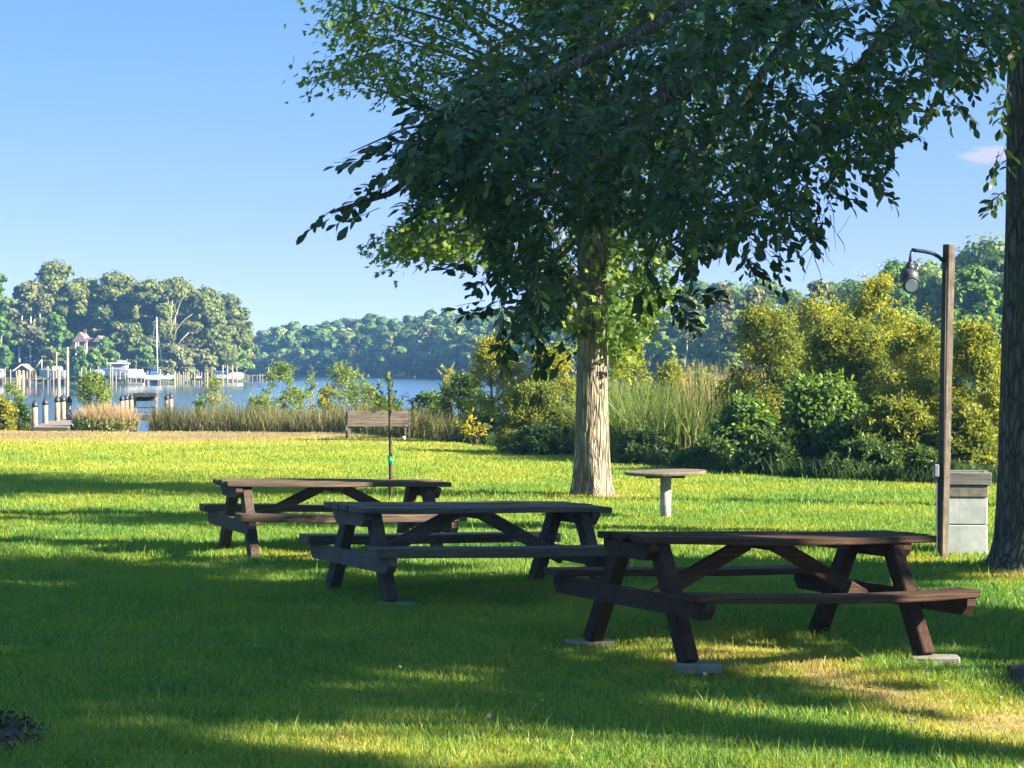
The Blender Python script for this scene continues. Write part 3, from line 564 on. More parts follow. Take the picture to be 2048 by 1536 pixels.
def gum():
    bx, by = 1.19, 34.3; o = np.array((bx, by, 0))
    e = empty('sweetgum_tree', (bx, by, 0), label='tall sweetgum with furrowed pale trunk standing alone in the sunlit lawn', cat='tree')
    trunk_mb(0, 0, [(-.2, .38), (0, .315), (.1, .296), (.25, .28), (.5, .262), (1, .246), (1.6, .235), (2.3, .225), (3, .225), (4, .215), (5.2, .195), (7, .16), (9, .11), (11, .05)], 44, 5, .17, (.004, 0), 2.4).build('trunk', M['gum_bark'], e)
    lm = MB(); clusters = []
    left = [(700, 20), (690, 60), (720, 60), (760, 25), (800, 50), (745, 95), (690, 145), (720, 120), (770, 110), (670, 155), (800, 130), (850, 80), (860, 150), (900, 60), (930, 120), (780, 165), (820, 175), (880, 190), (700, -20), (760, -30), (840, -10), (900, 10), (950, 40), (960, 160), (1000, 100)]
    low = [(870, 435), (905, 420), (845, 455), (880, 470), (820, 470), (800, 485), (830, 495), (775, 515), (900, 490), (930, 450), (950, 470), (985, 440), (915, 400), (940, 500), (990, 480), (1020, 430), (880, 495), (850, 410)]
    bright = [(1250, 430), (1290, 450), (1225, 480), (1265, 500), (1300, 500), (1235, 530), (1275, 550), (1305, 560), (1220, 570), (1250, 590), (1290, 600), (1225, 620), (1255, 640), (1285, 630), (1215, 660), (1235, 690), (1215, 700), (1195, 480), (1180, 520), (1160, 560), (1150, 620), (1200, 440), (1320, 590), (1160, 650)]
    A = []
    for L_, nn, Y0, Y1, sp, vb in ((left, 4, 31, 34.5, .2, .6), (low, 4, 31, 33.5, .15, .62), (bright, 3, 32.5, 35, .16, .85)):  # bright clusters get a lighter leaf value that paints in sunlight
        for a, b in L_:
            for _ in range(nn): A.append((at(a + rng.normal(0, 14), b + rng.normal(0, 10), rng.uniform(Y0, Y1)), sp, vb))
    for q in samp_poly(GUM, 330, 31, 37.5): A.append((q, .26, .45))
    n = 900; Q = rv(n) * np.array([4.3, 4.3, 4.2]) * rng.uniform(.5, 1, (n, 1)) + np.array([1.2, 34.3, 9.4]); t = topx(Q); Q = Q[t[:, 1] < -10]
    for q in Q: A.append((q, .34, .5))
    C = np.array([a[0] for a in A]); sp = np.array([a[1] for a in A]); vb = np.array([a[2] for a in A])
    rep = np.repeat(np.arange(len(C)), 30); P = C[rep] + rng.normal(size=(len(rep), 3)) * sp[rep][:, None] * np.array([1, 1, .7])
    axis = np.array((bx, by, 5.)); outw = nrm((P - axis) * np.array([1, 1, .3]))
    U = outw * .6 + np.array([0, 0, -.55]) + rv(len(P)) * .7; Wn = np.array([0, 0, 1.]) + outw * .5 + rv(len(P)) * .6
    tp = topx(P); ok = ~((np.abs(tp[:, 0] - 1180) < 36) & (tp[:, 1] > 440) & (P[:, 1] < 34.4) & (rng.uniform(size=len(P)) < .88)); P, U, Wn, rep = P[ok], U[ok], Wn[ok], rep[ok]
    v, f, k = inst(T_STAR, F_STAR, P, U, Wn, .11 * rng.uniform(.7, 1.2, len(P)))
    val = np.clip(vb[rep] + rng.normal(0, .15, len(rep)) + rng.normal(0, .08, len(C))[rep], 0, 1)
    npmesh('crown', v - o, f, M['gum_leaf'], e, {'v': np.repeat(val, k)})
    # limbs run from the trunk out to the leaf clusters
    near = [q for q in C[::9]]
    for q in near:
        q = q - o; zt = max(2.2, q[2] - .45 * math.hypot(q[0], q[1]) - .2); zt = min(zt, 9.5)
        s_ = np.array((0, 0, zt)); mid = s_ * .5 + q * .5 + np.array((0, 0, .12 * math.hypot(q[0], q[1]))) + rng.normal(size=3) * .1
        ln = np.linalg.norm(q - s_); lm.tube([s_, s_ * .7 + mid * .3, mid, q], [.012 + .011 * ln, .01 + .009 * ln, .008 + .005 * ln, .004], 6)
    for pts in ([(960, 450), (900, 480), (860, 510), (825, 548)], [(985, 455), (950, 500), (915, 520)], [(870, 505), (830, 512), (800, 500)], [(930, 500), (880, 530), (850, 525)]):
        q = [at(a, b, 32.5) - o for a, b in pts]; lm.tube(q, [.014, .011, .008, .004], 5)
    for pts in ([(1195, 660), (1188, 620), (1200, 585), (1192, 540)], [(1205, 700), (1222, 660), (1240, 620), (1262, 590)], [(1200, 715), (1212, 680), (1214, 640)]):
        q = [at(a, b, 33.95) - o for a, b in pts]; lm.tube(q, [.02, .016, .012, .006], 6)
    lm.build('limb', M['gum_bark'], e)
gum()
def cloud(lobes, n, shell=(.45, 1.08)):
    """points and outward normals on the skins of ellipsoid lobes (centre, radii)"""
    c = np.array([l[0] for l in lobes], float); r = np.array([l[1] for l in lobes], float)
    w = (r.prod(1)) ** (2 / 3); k = rng.choice(len(c), n, p=w / w.sum()); d = rv(n); m_ = len(c); w1, w2, q1, q2 = rv(m_) * 4.2, rv(m_) * 8.5, rng.uniform(0, 6, m_), rng.uniform(0, 6, m_)
    bump = 1 + .22 * np.sin((d * w1[k]).sum(1) + q1[k]) + .16 * np.sin((d * w2[k]).sum(1) + q2[k])
    P = c[k] + d * r[k] * (rng.uniform(*shell, n) * bump)[:, None]
    N = nrm(d / r[k]); keep = np.ones(n, bool)
    if len(c) < 90:
        q = (((P[:, None] - c[None]) / r[None]) ** 2).sum(-1); q[np.arange(n), k] = 9; keep = q.min(1) > .3
    return P[keep], N[keep], k[keep]
def canopy(lobes, n, size, T, TF, mat, parent, vb=.5, jit=.7, name='crown', droop=0.0, vv=.13):
    P, N, k = cloud(lobes, n); m = len(P); Wn = N * .8 + rv(m) * jit + np.array([0, 0, .25]); U = np.cross(Wn, rv(m)) + np.array([0, 0, -droop])
    v, f, kk = inst(T, TF, P, U, Wn, size * rng.uniform(.6, 1.3, m)); lv = rng.normal(0, vv, len(lobes))
    val = np.clip(vb + lv[k] + rng.normal(0, .13, m), 0, 1)
    return npmesh(name, v, f, mat, parent, {'v': np.repeat(val, kk)})
# trees out of frame on the right: they shade the tables and the left lawn
def shade_tree(x, y, z0, z1, r, n, label, size=.32):
    e = empty('shade_tree', (x, y, 0), label=label, cat='tree')
    trunk_mb(0, 0, [(-.2, .4), (0, .34), (.4, .27), (2, .23), (z0 + 1, .2), (z1 - 2, .1), (z1 - .5, .03)], 20).build('trunk', M['oak_bark'], e)
    lobes = []
    for _ in range(58):
        a = rng.uniform(0, 2 * math.pi); q = math.sqrt(rng.uniform(0, 1)) * r * .93; zz = rng.uniform(.1, .92); tz = z0 + (z1 - z0) * zz; s_ = 1 - .3 * abs(zz - .4)
        lobes.append(((q * math.cos(a) * s_, q * math.sin(a) * s_, tz), (r * rng.uniform(.13, .24),) * 2 + (r * rng.uniform(.1, .19),)))
    canopy(lobes, n, size, T_CLUMP, F_CLUMP, M['green_leaf'], e, .4)
    lm = MB()
    for c, _ in lobes[::2]: lm.tube([(0, 0, max(1.6, c[2] * .6)), (c[0] * .5, c[1] * .5, c[2] * .85), c], [.09, .06, .02], 6)
    lm.build('limb', M['oak_bark'], e)
rng = np.random.default_rng(SHADE_SEED)
for a in SHADE: shade_tree(*a)
rng = np.random.default_rng(77); random.seed(77)
# staked sapling
p = gnd(781, 1001); e = empty('young_tree', (p[0], p[1], 0), label='thin young tree tied to a stake with a green tie behind the grey table', cat='tree')
def lc(a, b, dy=0): q = at(a, b, p[1]); return (q[0] - p[0], dy, q[2])
m = MB(); m.tube([(0, 0, -.05), lc(781, 900), lc(780, 840), lc(779, 790), lc(778, 752)], [.025, .024, .025, .022, .012], 10, .12); m.build('trunk', M['twig'], e)
m = MB(); m.tube([lc(781, 928), lc(781, 922), lc(780, 914), lc(780, 911)], [.03, .036, .034, .028], 12); m.tube([lc(784, 921, -.035), lc(787, 930, -.04)], [.008, .006], 6); m.build('tie', M['green_tie'], e)
Q = np.array([lc(779 + rng.normal(0, 17), 806 + rng.normal(0, 17), rng.normal(0, .12)) for _ in range(26)] + [lc(779 + rng.normal(0, 6), 775 + rng.normal(0, 6), rng.normal(0, .05)) for _ in range(6)])
v, f, a, tv, tf = leafy_twigs(Q, nrm(Q - np.array([0, 0, 1.2])) + rv(len(Q)) * .4, np.full(len(Q), .14), 5, T_OVAL, F_OVAL, .088, vb=.6)
npmesh('crown', v, f, M['green_leaf'], e, {'v': a}); npmesh('twigs', tv, tf, M['twig'], e)
# clover heads in the near lawn
proto = None; T_ = []
for k in range(16):
    a, b = (rng.uniform(900, 2040), rng.uniform(1340, 1530)) if k < 12 else (rng.uniform(60, 2000), rng.uniform(1190, 1500))
    p = gnd(a, b)
    if proto is None:
        proto = empty('clover_flower', p, label='small round white clover flower in the near grass', cat='flower', group='clover flowers in the grass')
        v = rv(60) * .011; vv, ff, kk = inst(T_RHOMB, F_QUAD, v * .3 + np.array([0, 0, .075]), v, rv(60), np.full(60, .011)); npmesh('flower_head', vv, ff, M['white'], proto)
        m = MB(); m.tube([(0, 0, 0), (.003, 0, .04), (0, 0, .075)], .0015, 5); m.build('stem', M['gum_leaf'], proto); o = proto
    else: o = copy_tree(proto)
    o.location = tuple(p); s_ = rng.uniform(.6, 1.1); o.scale = (s_, s_, s_ * rng.uniform(.75, 1.1)); o.rotation_euler = (0, 0, rng.uniform(0, 6))
# ------------------------------------------------------------------ shrubs and reeds along the shore
def shrub(px, Y, hw, ptop, mk, label, leaf=.09, n=9000, name='shrub', cat='shrub', sparse=1.0, stems=9, squat=.62, pale=False, vb=.5, z0=None, droop=.1, T=(T_RHOMB, F_QUAD), group=None, lobr=(.16, .3), leanx=0):
    c = at(px, 724, Y); z = float(zg(np.array(c[0]), np.array(Y))) if z0 is None else z0
    w = hw / F * Y; h = at(px, ptop, Y)[2] - z
    e = empty(name, (c[0], Y, z), 0, label=label, cat=cat, group=group)
    lobes = []; nl = int((44 if sparse < 1.2 else 68) * sparse + 8)
    for i in range(nl):
        a = rng.uniform(0, 2 * math.pi); u = rng.uniform(.04, .95); rad = w * .92 * math.sqrt(rng.uniform(.12, 1)) * (1 - .75 * max(0, u - .35) ** 1.3 / .6) * ((.75 if sparse < 1 else .95) + .05 * u / .35 if u < .35 else 1)
        s_ = rng.uniform(*lobr) * min(w, h * .6)
        lobes.append(((rad * math.cos(a) + leanx * u, rad * math.sin(a) * .8, min(h * u, h - s_ * .8)), (s_, s_ * .9, s_ * rng.uniform(.7, 1.1))))
    lobes.append(((rng.uniform(-.2, .2) * w + leanx, 0, h - .16 * w), (.2 * w, .2 * w, .18 * w)))
    P, N, k = cloud(lobes, n); q = len(P); Wn = N * .5 + rv(q) * .9 + np.array([0, 0, .2]); U = np.cross(Wn, rv(q)) + np.array([0, 0, -droop])
    v1, f1, kk = inst(*T, P, U, Wn, leaf * rng.uniform(.6, 1.3, q)); lv = rng.normal(0, .15, len(lobes)); a1 = np.repeat(np.clip(vb + lv[k] + rng.normal(0, .22, q), 0, 1), kk)
    ns = int(60 + n / 60); j = rng.choice(q, ns); D = N[j] * .7 + np.array([0, 0, .7]) + rv(ns) * .5
    v2, f2, a2, tv, tf = leafy_twigs(P[j], D, rng.uniform(.12, .34, ns) * min(1.4, max(.6, h / 2)), 7, *T, leaf * 1.05, vb=vb + .12)
    V, Fs, A = pack([(v1, f1, a1), (v2, f2, a2)]); npmesh('foliage', V, Fs, M[mk], e, {'v': A})
    m = MB()
    for c_, r_ in lobes[:: max(1, len(lobes) // stems)]:
        b = np.array((c_[0] * .15, c_[1] * .15, 0)); m.tube([b, b * .4 + np.array(c_) * .6 * np.array((.8, .8, 1.0)), np.array(c_)], [.022 + .004 * h, .014, .004], 6)
    m.build('stem', M['pale_twig' if pale else 'twig'], e)
    return e
R_ = [(1105, 56.5, 95, 690, 'yellow_leaf', 'golden shrub behind the left side of the sweetgum trunk'),
      (995, 57, 72, 672, 'yellow_leaf', 'tall golden shrub left of the sweetgum, beside the open water'),
      (1245, 61, 75, 655, 'yellow_leaf', 'golden shrub behind the right side of the sweetgum trunk'),
      (1075, 50.5, 90, 768, 'olive_leaf', 'low olive shrub left of the sweetgum trunk'),
      (925, 60, 65, 745, 'dark_leaf', 'dark green shrub at the edge of the open water'),
      (1345, 63, 48, 722, 'yellow_leaf', 'small golden shrub rising above the reeds'),
      (1540, 48, 120, 618, 'olive_leaf', 'tall olive shrub standing at the right end of the reeds'),
      (1640, 52, 105, 600, 'yellow_leaf', 'tall golden green shrub with its top against the woods'),
      (1750, 50, 95, 548, 'yellow_leaf', 'tallest yellow shrub, standing below the floodlight'),
      (1700, 45, 130, 640, 'olive_leaf', 'broad olive shrub in front of the tallest yellow shrub'),
      (1835, 44, 95, 640, 'yellow_leaf', 'yellow shrub just left of the lamp post'),
      (1950, 43, 85, 640, 'yellow_leaf', 'golden shrub between the lamp post and the oak'),
      (1490, 43.5, 75, 800, 'green_leaf', 'low green broad leaved shrub at the right end of the reeds'),
      (1640, 41, 110, 760, 'green_leaf', 'bright green broad leaved shrub in front of the olive shrubs'),
      (1790, 40, 110, 800, 'olive_leaf', 'low olive shrub left of the lamp post foot'),
      (1930, 39.5, 85, 830, 'olive_leaf', 'low olive shrub behind the block pillar'),
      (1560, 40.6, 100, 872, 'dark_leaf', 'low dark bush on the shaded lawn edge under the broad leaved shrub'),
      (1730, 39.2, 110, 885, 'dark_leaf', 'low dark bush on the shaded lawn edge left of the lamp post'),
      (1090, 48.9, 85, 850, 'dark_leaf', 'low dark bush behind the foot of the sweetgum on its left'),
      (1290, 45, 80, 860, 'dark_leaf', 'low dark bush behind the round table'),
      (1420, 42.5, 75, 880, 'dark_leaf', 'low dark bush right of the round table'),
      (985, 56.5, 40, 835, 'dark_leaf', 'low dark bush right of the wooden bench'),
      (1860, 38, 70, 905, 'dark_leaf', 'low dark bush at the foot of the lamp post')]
for px, Y, hw, pt, mk, lb in R_:
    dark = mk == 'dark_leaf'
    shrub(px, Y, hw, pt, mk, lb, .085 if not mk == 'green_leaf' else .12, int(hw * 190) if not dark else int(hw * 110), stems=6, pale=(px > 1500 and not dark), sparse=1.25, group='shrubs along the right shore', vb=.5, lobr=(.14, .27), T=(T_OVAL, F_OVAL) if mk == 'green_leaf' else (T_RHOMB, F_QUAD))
L_ = [(1400, 52, 48, 742, 'willow_leaf', 'pale green bush among the dry reed stalks', 2600, .9),
      (1285, 50, 44, 775, 'willow_leaf', 'pale green bush at the left end of the reeds, beside the sweetgum', 2400, .9),
      (190, 74, 52, 742, 'willow_leaf', 'light green willow bush between the two rows of dock pilings', 5200, 1.0),
      (432, 82, 44, 757, 'yellow_leaf', 'sparse yellow green shrub standing over the water right of the short pilings', 1100, .5),
      (398, 79, 22, 800, 'green_leaf', 'small wispy green shrub right of the short pilings', 420, .4),
      (560, 80, 46, 722, 'willow_leaf', 'pale green shrub right of the headland, over the open water', 2600, .8),
      (622, 84, 18, 742, 'willow_leaf', 'small pale green shrub tip over the open water', 500, .4),
      (520, 74, 42, 792, 'willow_leaf', 'low pale green bush at the left end of the shore grass', 2400, .9),
      (590, 73, 50, 775, 'willow_leaf', 'feathery green bush in the middle of the shore grass', 1800, .7),
      (690, 71, 66, 728, 'willow_leaf', 'tall feathery yellow green shrub left of the bench', 3600, .9),
      (655, 70.5, 40, 775, 'yellow_leaf', 'low yellow shrub left of the bench', 1500, .6),
      (745, 71, 35, 775, 'yellow_leaf', 'yellow green shrub behind the bench', 1400, .7),
      (25, 74, 40, 768, 'willow_leaf', 'sparse light shrub at the left edge, over the water', 1300, .7),
      (8, 67.5, 32, 800, 'yellow_leaf', 'yellow green bush at the left edge of the lawn', 3000, 1),
      (42, 69, 25, 805, 'dark_leaf', 'dark green bush left of the dock', 2400, 1),
      (775, 66, 42, 800, 'green_leaf', 'green bush behind the wooden bench', 1500, .8),
      (855, 65, 50, 785, 'green_leaf', 'broad leaved green bush right of the wooden bench', 3000, .9),
      (900, 66, 35, 738, 'yellow_leaf', 'yellow topped shrub at the right end of the open water', 1500, .7)]
for px, Y, hw, pt, mk, lb, n, sp in L_:
    shrub(px, Y, hw, pt, mk, lb, .1 if mk != 'green_leaf' else .13, n, stems=8, pale=sp < .8, sparse=sp, group='shrubs along the water', lobr=(.12, .24) if sp < .85 else (.16, .3), z0=min(0, float(zg(np.array((px - 1024) / F * Y), np.array(float(Y))))) if Y < 73 else -.75)
# young yellow sapling in the lawn
p = gnd(946, 893); e = empty('young_shrub', (p[0], p[1], 0), label='small bright yellow green sapling with three upright branches on the lawn edge', cat='shrub')
def lc(a, b, dy=0): q = at(a, b, p[1]); return np.array((q[0] - p[0], dy, q[2]))
m = MB(); Q, D = [], []
for pts in ([(946, 893), (946, 870), (944, 850), (942, 826)], [(946, 893), (938, 872), (928, 858), (917, 851)], [(946, 893), (955, 873), (966, 860), (980, 846)], [(946, 885), (940, 862), (934, 850)], [(946, 885), (952, 864), (962, 852)]):
    q = [lc(*t, rng.uniform(-.06, .06)) for t in pts]; m.tube(q, [.014, .01, .007, .003], 5)
    for k in range(16):
        u = rng.uniform(.3, 1) * (len(q) - 1.001); i = int(u); Q.append(q[i] + (q[i + 1] - q[i]) * (u - i)); D.append(nrm(q[i + 1] - q[i]) + rng.normal(size=3) * .5)
m.build('stem', M['twig'], e)
v, f, a, tv, tf = leafy_twigs(np.array(Q), np.array(D), np.full(len(Q), .12), 5, T_OVAL, F_OVAL, .09, droop=-.1, vb=.85); npmesh('foliage', v, f, M['yellow_leaf'], e, {'v': a})
def field(poly, n, Y0, Y1, h0, h1, w, mat, name, label, cat, lean=(.05, .5), vlo=.1, vhi=.9, ysh=None, kind='stuff'):
    pl = np.array(poly, float); q = np.stack([rng.uniform(pl[:, 0].min(), pl[:, 0].max(), n * 4), rng.uniform(pl[:, 1].min(), pl[:, 1].max(), n * 4)], 1); q = q[inpoly(q, pl)][:n]
    h = rng.uniform(h0, h1, len(q)) * (.75 + .5 * fbm(q[:, 0] * .8, q[:, 1] * .8, 55)); P = np.stack([q[:, 0], q[:, 1], zg(q[:, 0], q[:, 1]) - .03], 1)
    o = blades(P, h, w * rng.uniform(.6, 1.4, len(q)), rng.uniform(*lean, len(q)), np.clip(rng.uniform(vlo, vhi, len(q)) + .3 * (fbm(q[:, 0] * .6, q[:, 1] * .6, 8) - .5), 0, 1), M[mat], name)
    return tag(o, label, cat, kind=kind)
def wp(px, Y): return ((px - 1024) / F * Y, Y)
field([wp(1215, 46), wp(1300, 45), wp(1400, 44.5), wp(1500, 47), wp(1490, 60), wp(1400, 66), wp(1215, 66)], 15000, 0, 0, .8, 1.9, .024, 'reed', 'reeds', 'tall pale green reeds between the sweetgum and the olive shrubs', 'reeds', (.1, .8), .1, .75)
field([wp(1215, 45.5), wp(1500, 46), wp(1490, 60), wp(1215, 64)], 9000, 0, 0, .5, 1.45, .04, 'reed', 'reed_leaves', 'broad bent green leaves low among the reeds', 'reeds', (.4, 1.2), .0, .5)
field([wp(1360, 47), wp(1520, 48), wp(1500, 60), wp(1380, 60)], 1500, 0, 0, 1.7, 2.35, .02, 'reed', 'dry_reeds', 'dry tan reed stalks standing above the green reeds', 'reeds', (.02, .22), .75, 1)
field([wp(300, 67.2), wp(500, 66.6), wp(690, 65.6), wp(830, 59.5), wp(960, 56), wp(960, 62), wp(900, 68), wp(690, 71), wp(300, 71)], 19000, 0, 0, .15, .95, .02, 'shore_grass', 'shore_grass', 'unmown brown green grass between the lawn and the water', 'grass', (.05, .6), .05, .9)
field([wp(-250, 68.3), wp(62, 67.2), wp(62, 70), wp(-250, 71)], 3000, 0, 0, .15, .45, .02, 'shore_grass', 'bank_grass', 'unmown green grass on the bank left of the dock', 'grass', (.05, .6), .0, .5)
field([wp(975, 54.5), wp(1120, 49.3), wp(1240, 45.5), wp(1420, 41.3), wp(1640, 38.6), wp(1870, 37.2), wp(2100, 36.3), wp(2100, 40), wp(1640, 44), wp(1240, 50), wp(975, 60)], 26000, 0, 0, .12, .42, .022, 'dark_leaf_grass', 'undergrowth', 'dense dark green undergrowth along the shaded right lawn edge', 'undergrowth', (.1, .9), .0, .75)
# tan tussock beside the dock
c = gnd(205, 861); n = 2600; a = rng.uniform(0, 2 * np.pi, n); r = np.sqrt(rng.uniform(0, 1, n)); ex_ = np.stack([np.cos(a) * r * .95, np.sin(a) * r * .6], 1)
e = empty('grass_clump', (c[0], c[1] + .6, 0), label='rounded pinkish tan grass clump right of the dock entrance', cat='grass clump')
g = blades(np.stack([ex_[:, 0], ex_[:, 1], np.zeros(n)], 1), rng.uniform(.5, 1.0, n) * (1 - .35 * r), np.full(n, .016), rng.uniform(.15, .6, n), np.clip(rng.uniform(.1, 1, n), 0, 1), M['tan_grass'], 'blades', e)
P = np.stack([ex_[:900, 0] * 1.05, ex_[:900, 1] * 1.1 - .15, rng.uniform(0, .32, 900)], 1); v, f, k = inst(T_RHOMB, F_QUAD, P, rv(900) + np.array([0, 0, .6]), rv(900), np.full(900, .12)); npmesh('leaves', v, f, M['green_leaf'], e, {'v': np.repeat(rng.uniform(.2, 1, 900), k)})
# ------------------------------------------------------------------ trees of the headland and the far shores
def tree(px, D, hw, ptop, mk, label, base=.12, n=2200, size=.62, zb=None, name='deciduous_tree', group='trees on the headland', bark='far_bark', nl=52, cat='tree', vb=.5, trunks=1, conic=0.0, limbs=()):
    c = at(px, 724, D); z = zb if zb is not None else .4; w = hw / F * D; h = at(px, ptop, D)[2] - z
    e = empty(name, (c[0], D, z), 0, label=label, cat=cat, group=group); lobes = []
    for i in range(nl):
        a = rng.uniform(0, 2 * math.pi); u = base + (1 - base) * rng.uniform(.03, .95); t = (u - base) / (1 - base)
        prof = (1 - t) ** .9 if conic else math.sin(math.pi * min(1, .22 + .75 * t)) ** .7; rad = w * .92 * prof * math.sqrt(rng.uniform(.05, 1)); s_ = w * rng.uniform(.15, .32) * (.6 + .4 * prof)
        lobes.append(((rad * math.cos(a), rad * math.sin(a), min(h * u, h - .6 * s_)), (s_, s_, s_ * rng.uniform(.5, .8))))
    lobes.append(((0, 0, h - .3 * w), (.42 * w, .42 * w, .3 * w)))
    canopy(lobes, n, size, T_CLUMP, F_CLUMP, M[mk], e, vb, .65, 'crown', .1, .14)
    for k in range(trunks):
        m = MB(); x0 = (k - (trunks - 1) / 2) * w * .45 + rng.uniform(-.1, .1); hh = h * (base + .35)
        m.tube([(x0, -.1 * w, -1), (x0 * .95, -.1 * w, hh * .5), (x0 * .7, 0, hh)], [.013 * h, .01 * h, .006 * h], 7); m.build('trunk', M[bark], e)
    if limbs:
        for pts in limbs:
            m = MB(); q = [at(a, b, D - w * .75) - np.array((c[0], D, z)) for a, b in pts]; m.tube(q, [.12, .1, .07, .04][:len(q)], 6); m.build('bare_limb', M['far_bark'], e)
    return e
HT = [(2, 252, 26, 548, 'bright_leaf', 'bright green tree cut by the left edge of the photo', dict(base=.05)),
      (62, 279, 52, 562, 'pine_leaf', 'olive pine with bare trunks over the red boathouse', dict(base=.34, trunks=3, bark='pale_bark', name='pine_tree')),
      (108, 300, 70, 525, 'far_leaf', 'tallest rounded tree at the left end of the headland', {}),
      (172, 312, 55, 556, 'far_leaf', 'broad tree behind the red house', dict(base=.45)),
      (236, 308, 62, 541, 'far_leaf', 'tall broad tree right of the red house', {}),
      (300, 300, 55, 560, 'far_leaf', 'tree behind the sailboat mast', {}),
      (352, 303, 66, 558, 'far_leaf', 'tree with pale bare limbs right of the sailboat', dict(base=.45, limbs=[[(322, 720), (330, 660), (336, 620), (336, 585)], [(332, 690), (348, 640), (362, 600), (372, 590)], [(345, 690), (352, 660), (368, 640), (385, 628)], [(340, 700), (342, 640), (345, 600)], [(350, 700), (362, 680), (378, 665)]])),
      (412, 306, 55, 574, 'far_leaf', 'rounded olive tree right of the bare limbed tree', {}),
      (455, 312, 50, 588, 'far_leaf', 'rounded tree near the right tip of the headland', dict(base=.12)),
      (482, 318, 28, 618, 'far_leaf', 'last tree at the right tip of the headland', dict(base=.06)),
      (98, 272, 28, 695, 'pine_leaf', 'low round olive tree beside the red boathouse', dict(base=.05)),
      (112, 281, 36, 628, 'bright_leaf', 'green tree in front of the tallest rounded tree', dict(base=.08)),
      (188, 262, 26, 698, 'bright_leaf', 'small green tree hiding the foot of the red house', dict(base=.02)),
      (212, 266, 26, 678, 'bright_leaf', 'yellow green tree right of the red house', dict(base=.02, vb=.7)),
      (262, 284, 45, 648, 'far_leaf', 'mid green tree behind the cabin cruiser', dict(base=.08, vb=.4)),
      (292, 279, 26, 690, 'bright_leaf', 'small bright tree left of the sailboat mast', dict(base=.02, vb=.6)),
      (347, 285, 48, 690, 'pine_leaf', 'low spreading pine behind the row of pale pilings', dict(base=.05, name='pine_tree', vb=.6)),
      (395, 292, 40, 700, 'pine_leaf', 'low grey green tree behind the dark raft', dict(base=.02)),
      (432, 300, 42, 672, 'far_leaf', 'green tree behind the blue topped boat', dict(base=.04)),
      (468, 308, 36, 690, 'bright_leaf', 'low green tree at the right tip of the headland', dict(base=.02)),
      (160, 254, 15, 694, 'bright_leaf', 'slim green tree in front of the red house porch', dict(base=.02, vb=.4)),
      (150, 256, 26, 724, 'bright_leaf', 'low green bush along the shore left of the cabin cruiser', dict(base=.0, vb=.4)),
      (232, 268, 30, 725, 'bright_leaf', 'low green bush behind the cabin cruiser', dict(base=.0)),
      (405, 296, 12, 700, 'bright_leaf', 'narrow bright yellow green tree behind the pilings', dict(base=.0, vb=.95)),
      (320, 276, 30, 735, 'pine_leaf', 'low brown bush behind the sailboat', dict(base=.0)),
      (66, 268, 14, 742, 'bright_leaf', 'low bush beside the red boathouse wall', dict(base=.0))]
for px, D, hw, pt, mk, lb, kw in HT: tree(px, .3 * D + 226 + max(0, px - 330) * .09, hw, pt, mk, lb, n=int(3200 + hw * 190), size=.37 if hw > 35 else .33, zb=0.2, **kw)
def woods(p0, p1, step, rows, mk, name, label, sky, seed):
    parts, tr = [], []
    sp, sy = np.array(sky).T
    for ri, (dd, frac, hs) in enumerate(rows):
        p = p0 + rng.uniform(0, step)
        while p < p1:
            D = np.interp(p, FSP, FSD); Y = D + dd + rng.uniform(-3, 3); zb = WZ + np.interp(dd, dep, dz) - .3
            zt = at(p, np.interp(p, sp, sy) + rng.uniform(-2, 9) * (250 / D), Y)[2]; zt = zb + (zt - zb) * frac * rng.uniform(.86, 1.04)
            hgt = zt - zb; w = hs * hgt * rng.uniform(.36, .6); x = (p - 1024) / F * Y; lobes = []
            for _ in range(20):
                a = rng.uniform(0, 2 * math.pi); u = rng.uniform(.2, .9); pr = math.sin(math.pi * min(1, .15 + .8 * u)); q = w * pr * math.sqrt(rng.uniform(.1, 1)); s_ = w * rng.uniform(.2, .38)
                lobes.append(((x + q * math.cos(a), Y + q * math.sin(a), zb + min(hgt * u, hgt - .6 * s_)), (s_, s_, s_ * .7)))
            lobes.append(((x, Y, zt - .35 * w), (.5 * w, .5 * w, .35 * w)))
            n = int((1900 if ri else 1700) * (1.5 if name == 'right_woods' else 1)); P, N, k = cloud(lobes, n); m = len(P); Wn = N + rv(m) * .6 + np.array([0, 0, .3]); sz = np.clip(.0019 * D, .34, .8)
            v, f, kk = inst(T_CLUMP, F_CLUMP, P, np.cross(Wn, rv(m)), Wn, sz * rng.uniform(.6, 1.3, m)); tv = rng.normal(0, .16)
            parts.append((v, f, np.repeat(np.clip(.45 + tv + rng.normal(0, .12, m), 0, 1), kk)))
            if ri == 0:
                U = np.array([[rng.normal(0, .06), 0, 1.]]); a_, b_, _ = inst(T_PRISM, F_PRISM, np.array([[x, Y - w * .3, zb - .5]]), U, np.array([[0, 1., 0]]), np.array([[hgt * .8, .13, .13]])); tr.append((a_, b_, np.zeros(len(a_))))
            p += step * rng.uniform(.7, 1.3) * (300 / D) ** .6
    V, Fs, A = pack(parts); o = tag(npmesh(name, V, Fs, M[mk], None, {'v': A}), label, 'woods', kind='stuff')
    V, Fs, A = pack(tr); t_ = npmesh('trunks', V, Fs, M['far_bark'], o); t_['kind'] = 'stuff'
    return o
tree_rows = [(30, .9), (48, 1)]
FS_SAVE = FSP, FSD
FSP, FSD = np.array([0, 300, 500]), np.array([312, 320, 338]); dep_s, dz_s = dep, dz; dz = np.array([0, .8, 1, 2, 3, 4])
woods(-40, 470, 34, [(10, .8, .9), (24, 1, .9)], 'far_leaf', 'headland_woods', 'solid wood closing the back of the headland behind its front trees', [(-40, 575), (60, 572), (110, 545), (170, 566), (236, 556), (300, 574), (352, 572), (412, 588), (455, 602), (470, 620)], 3)
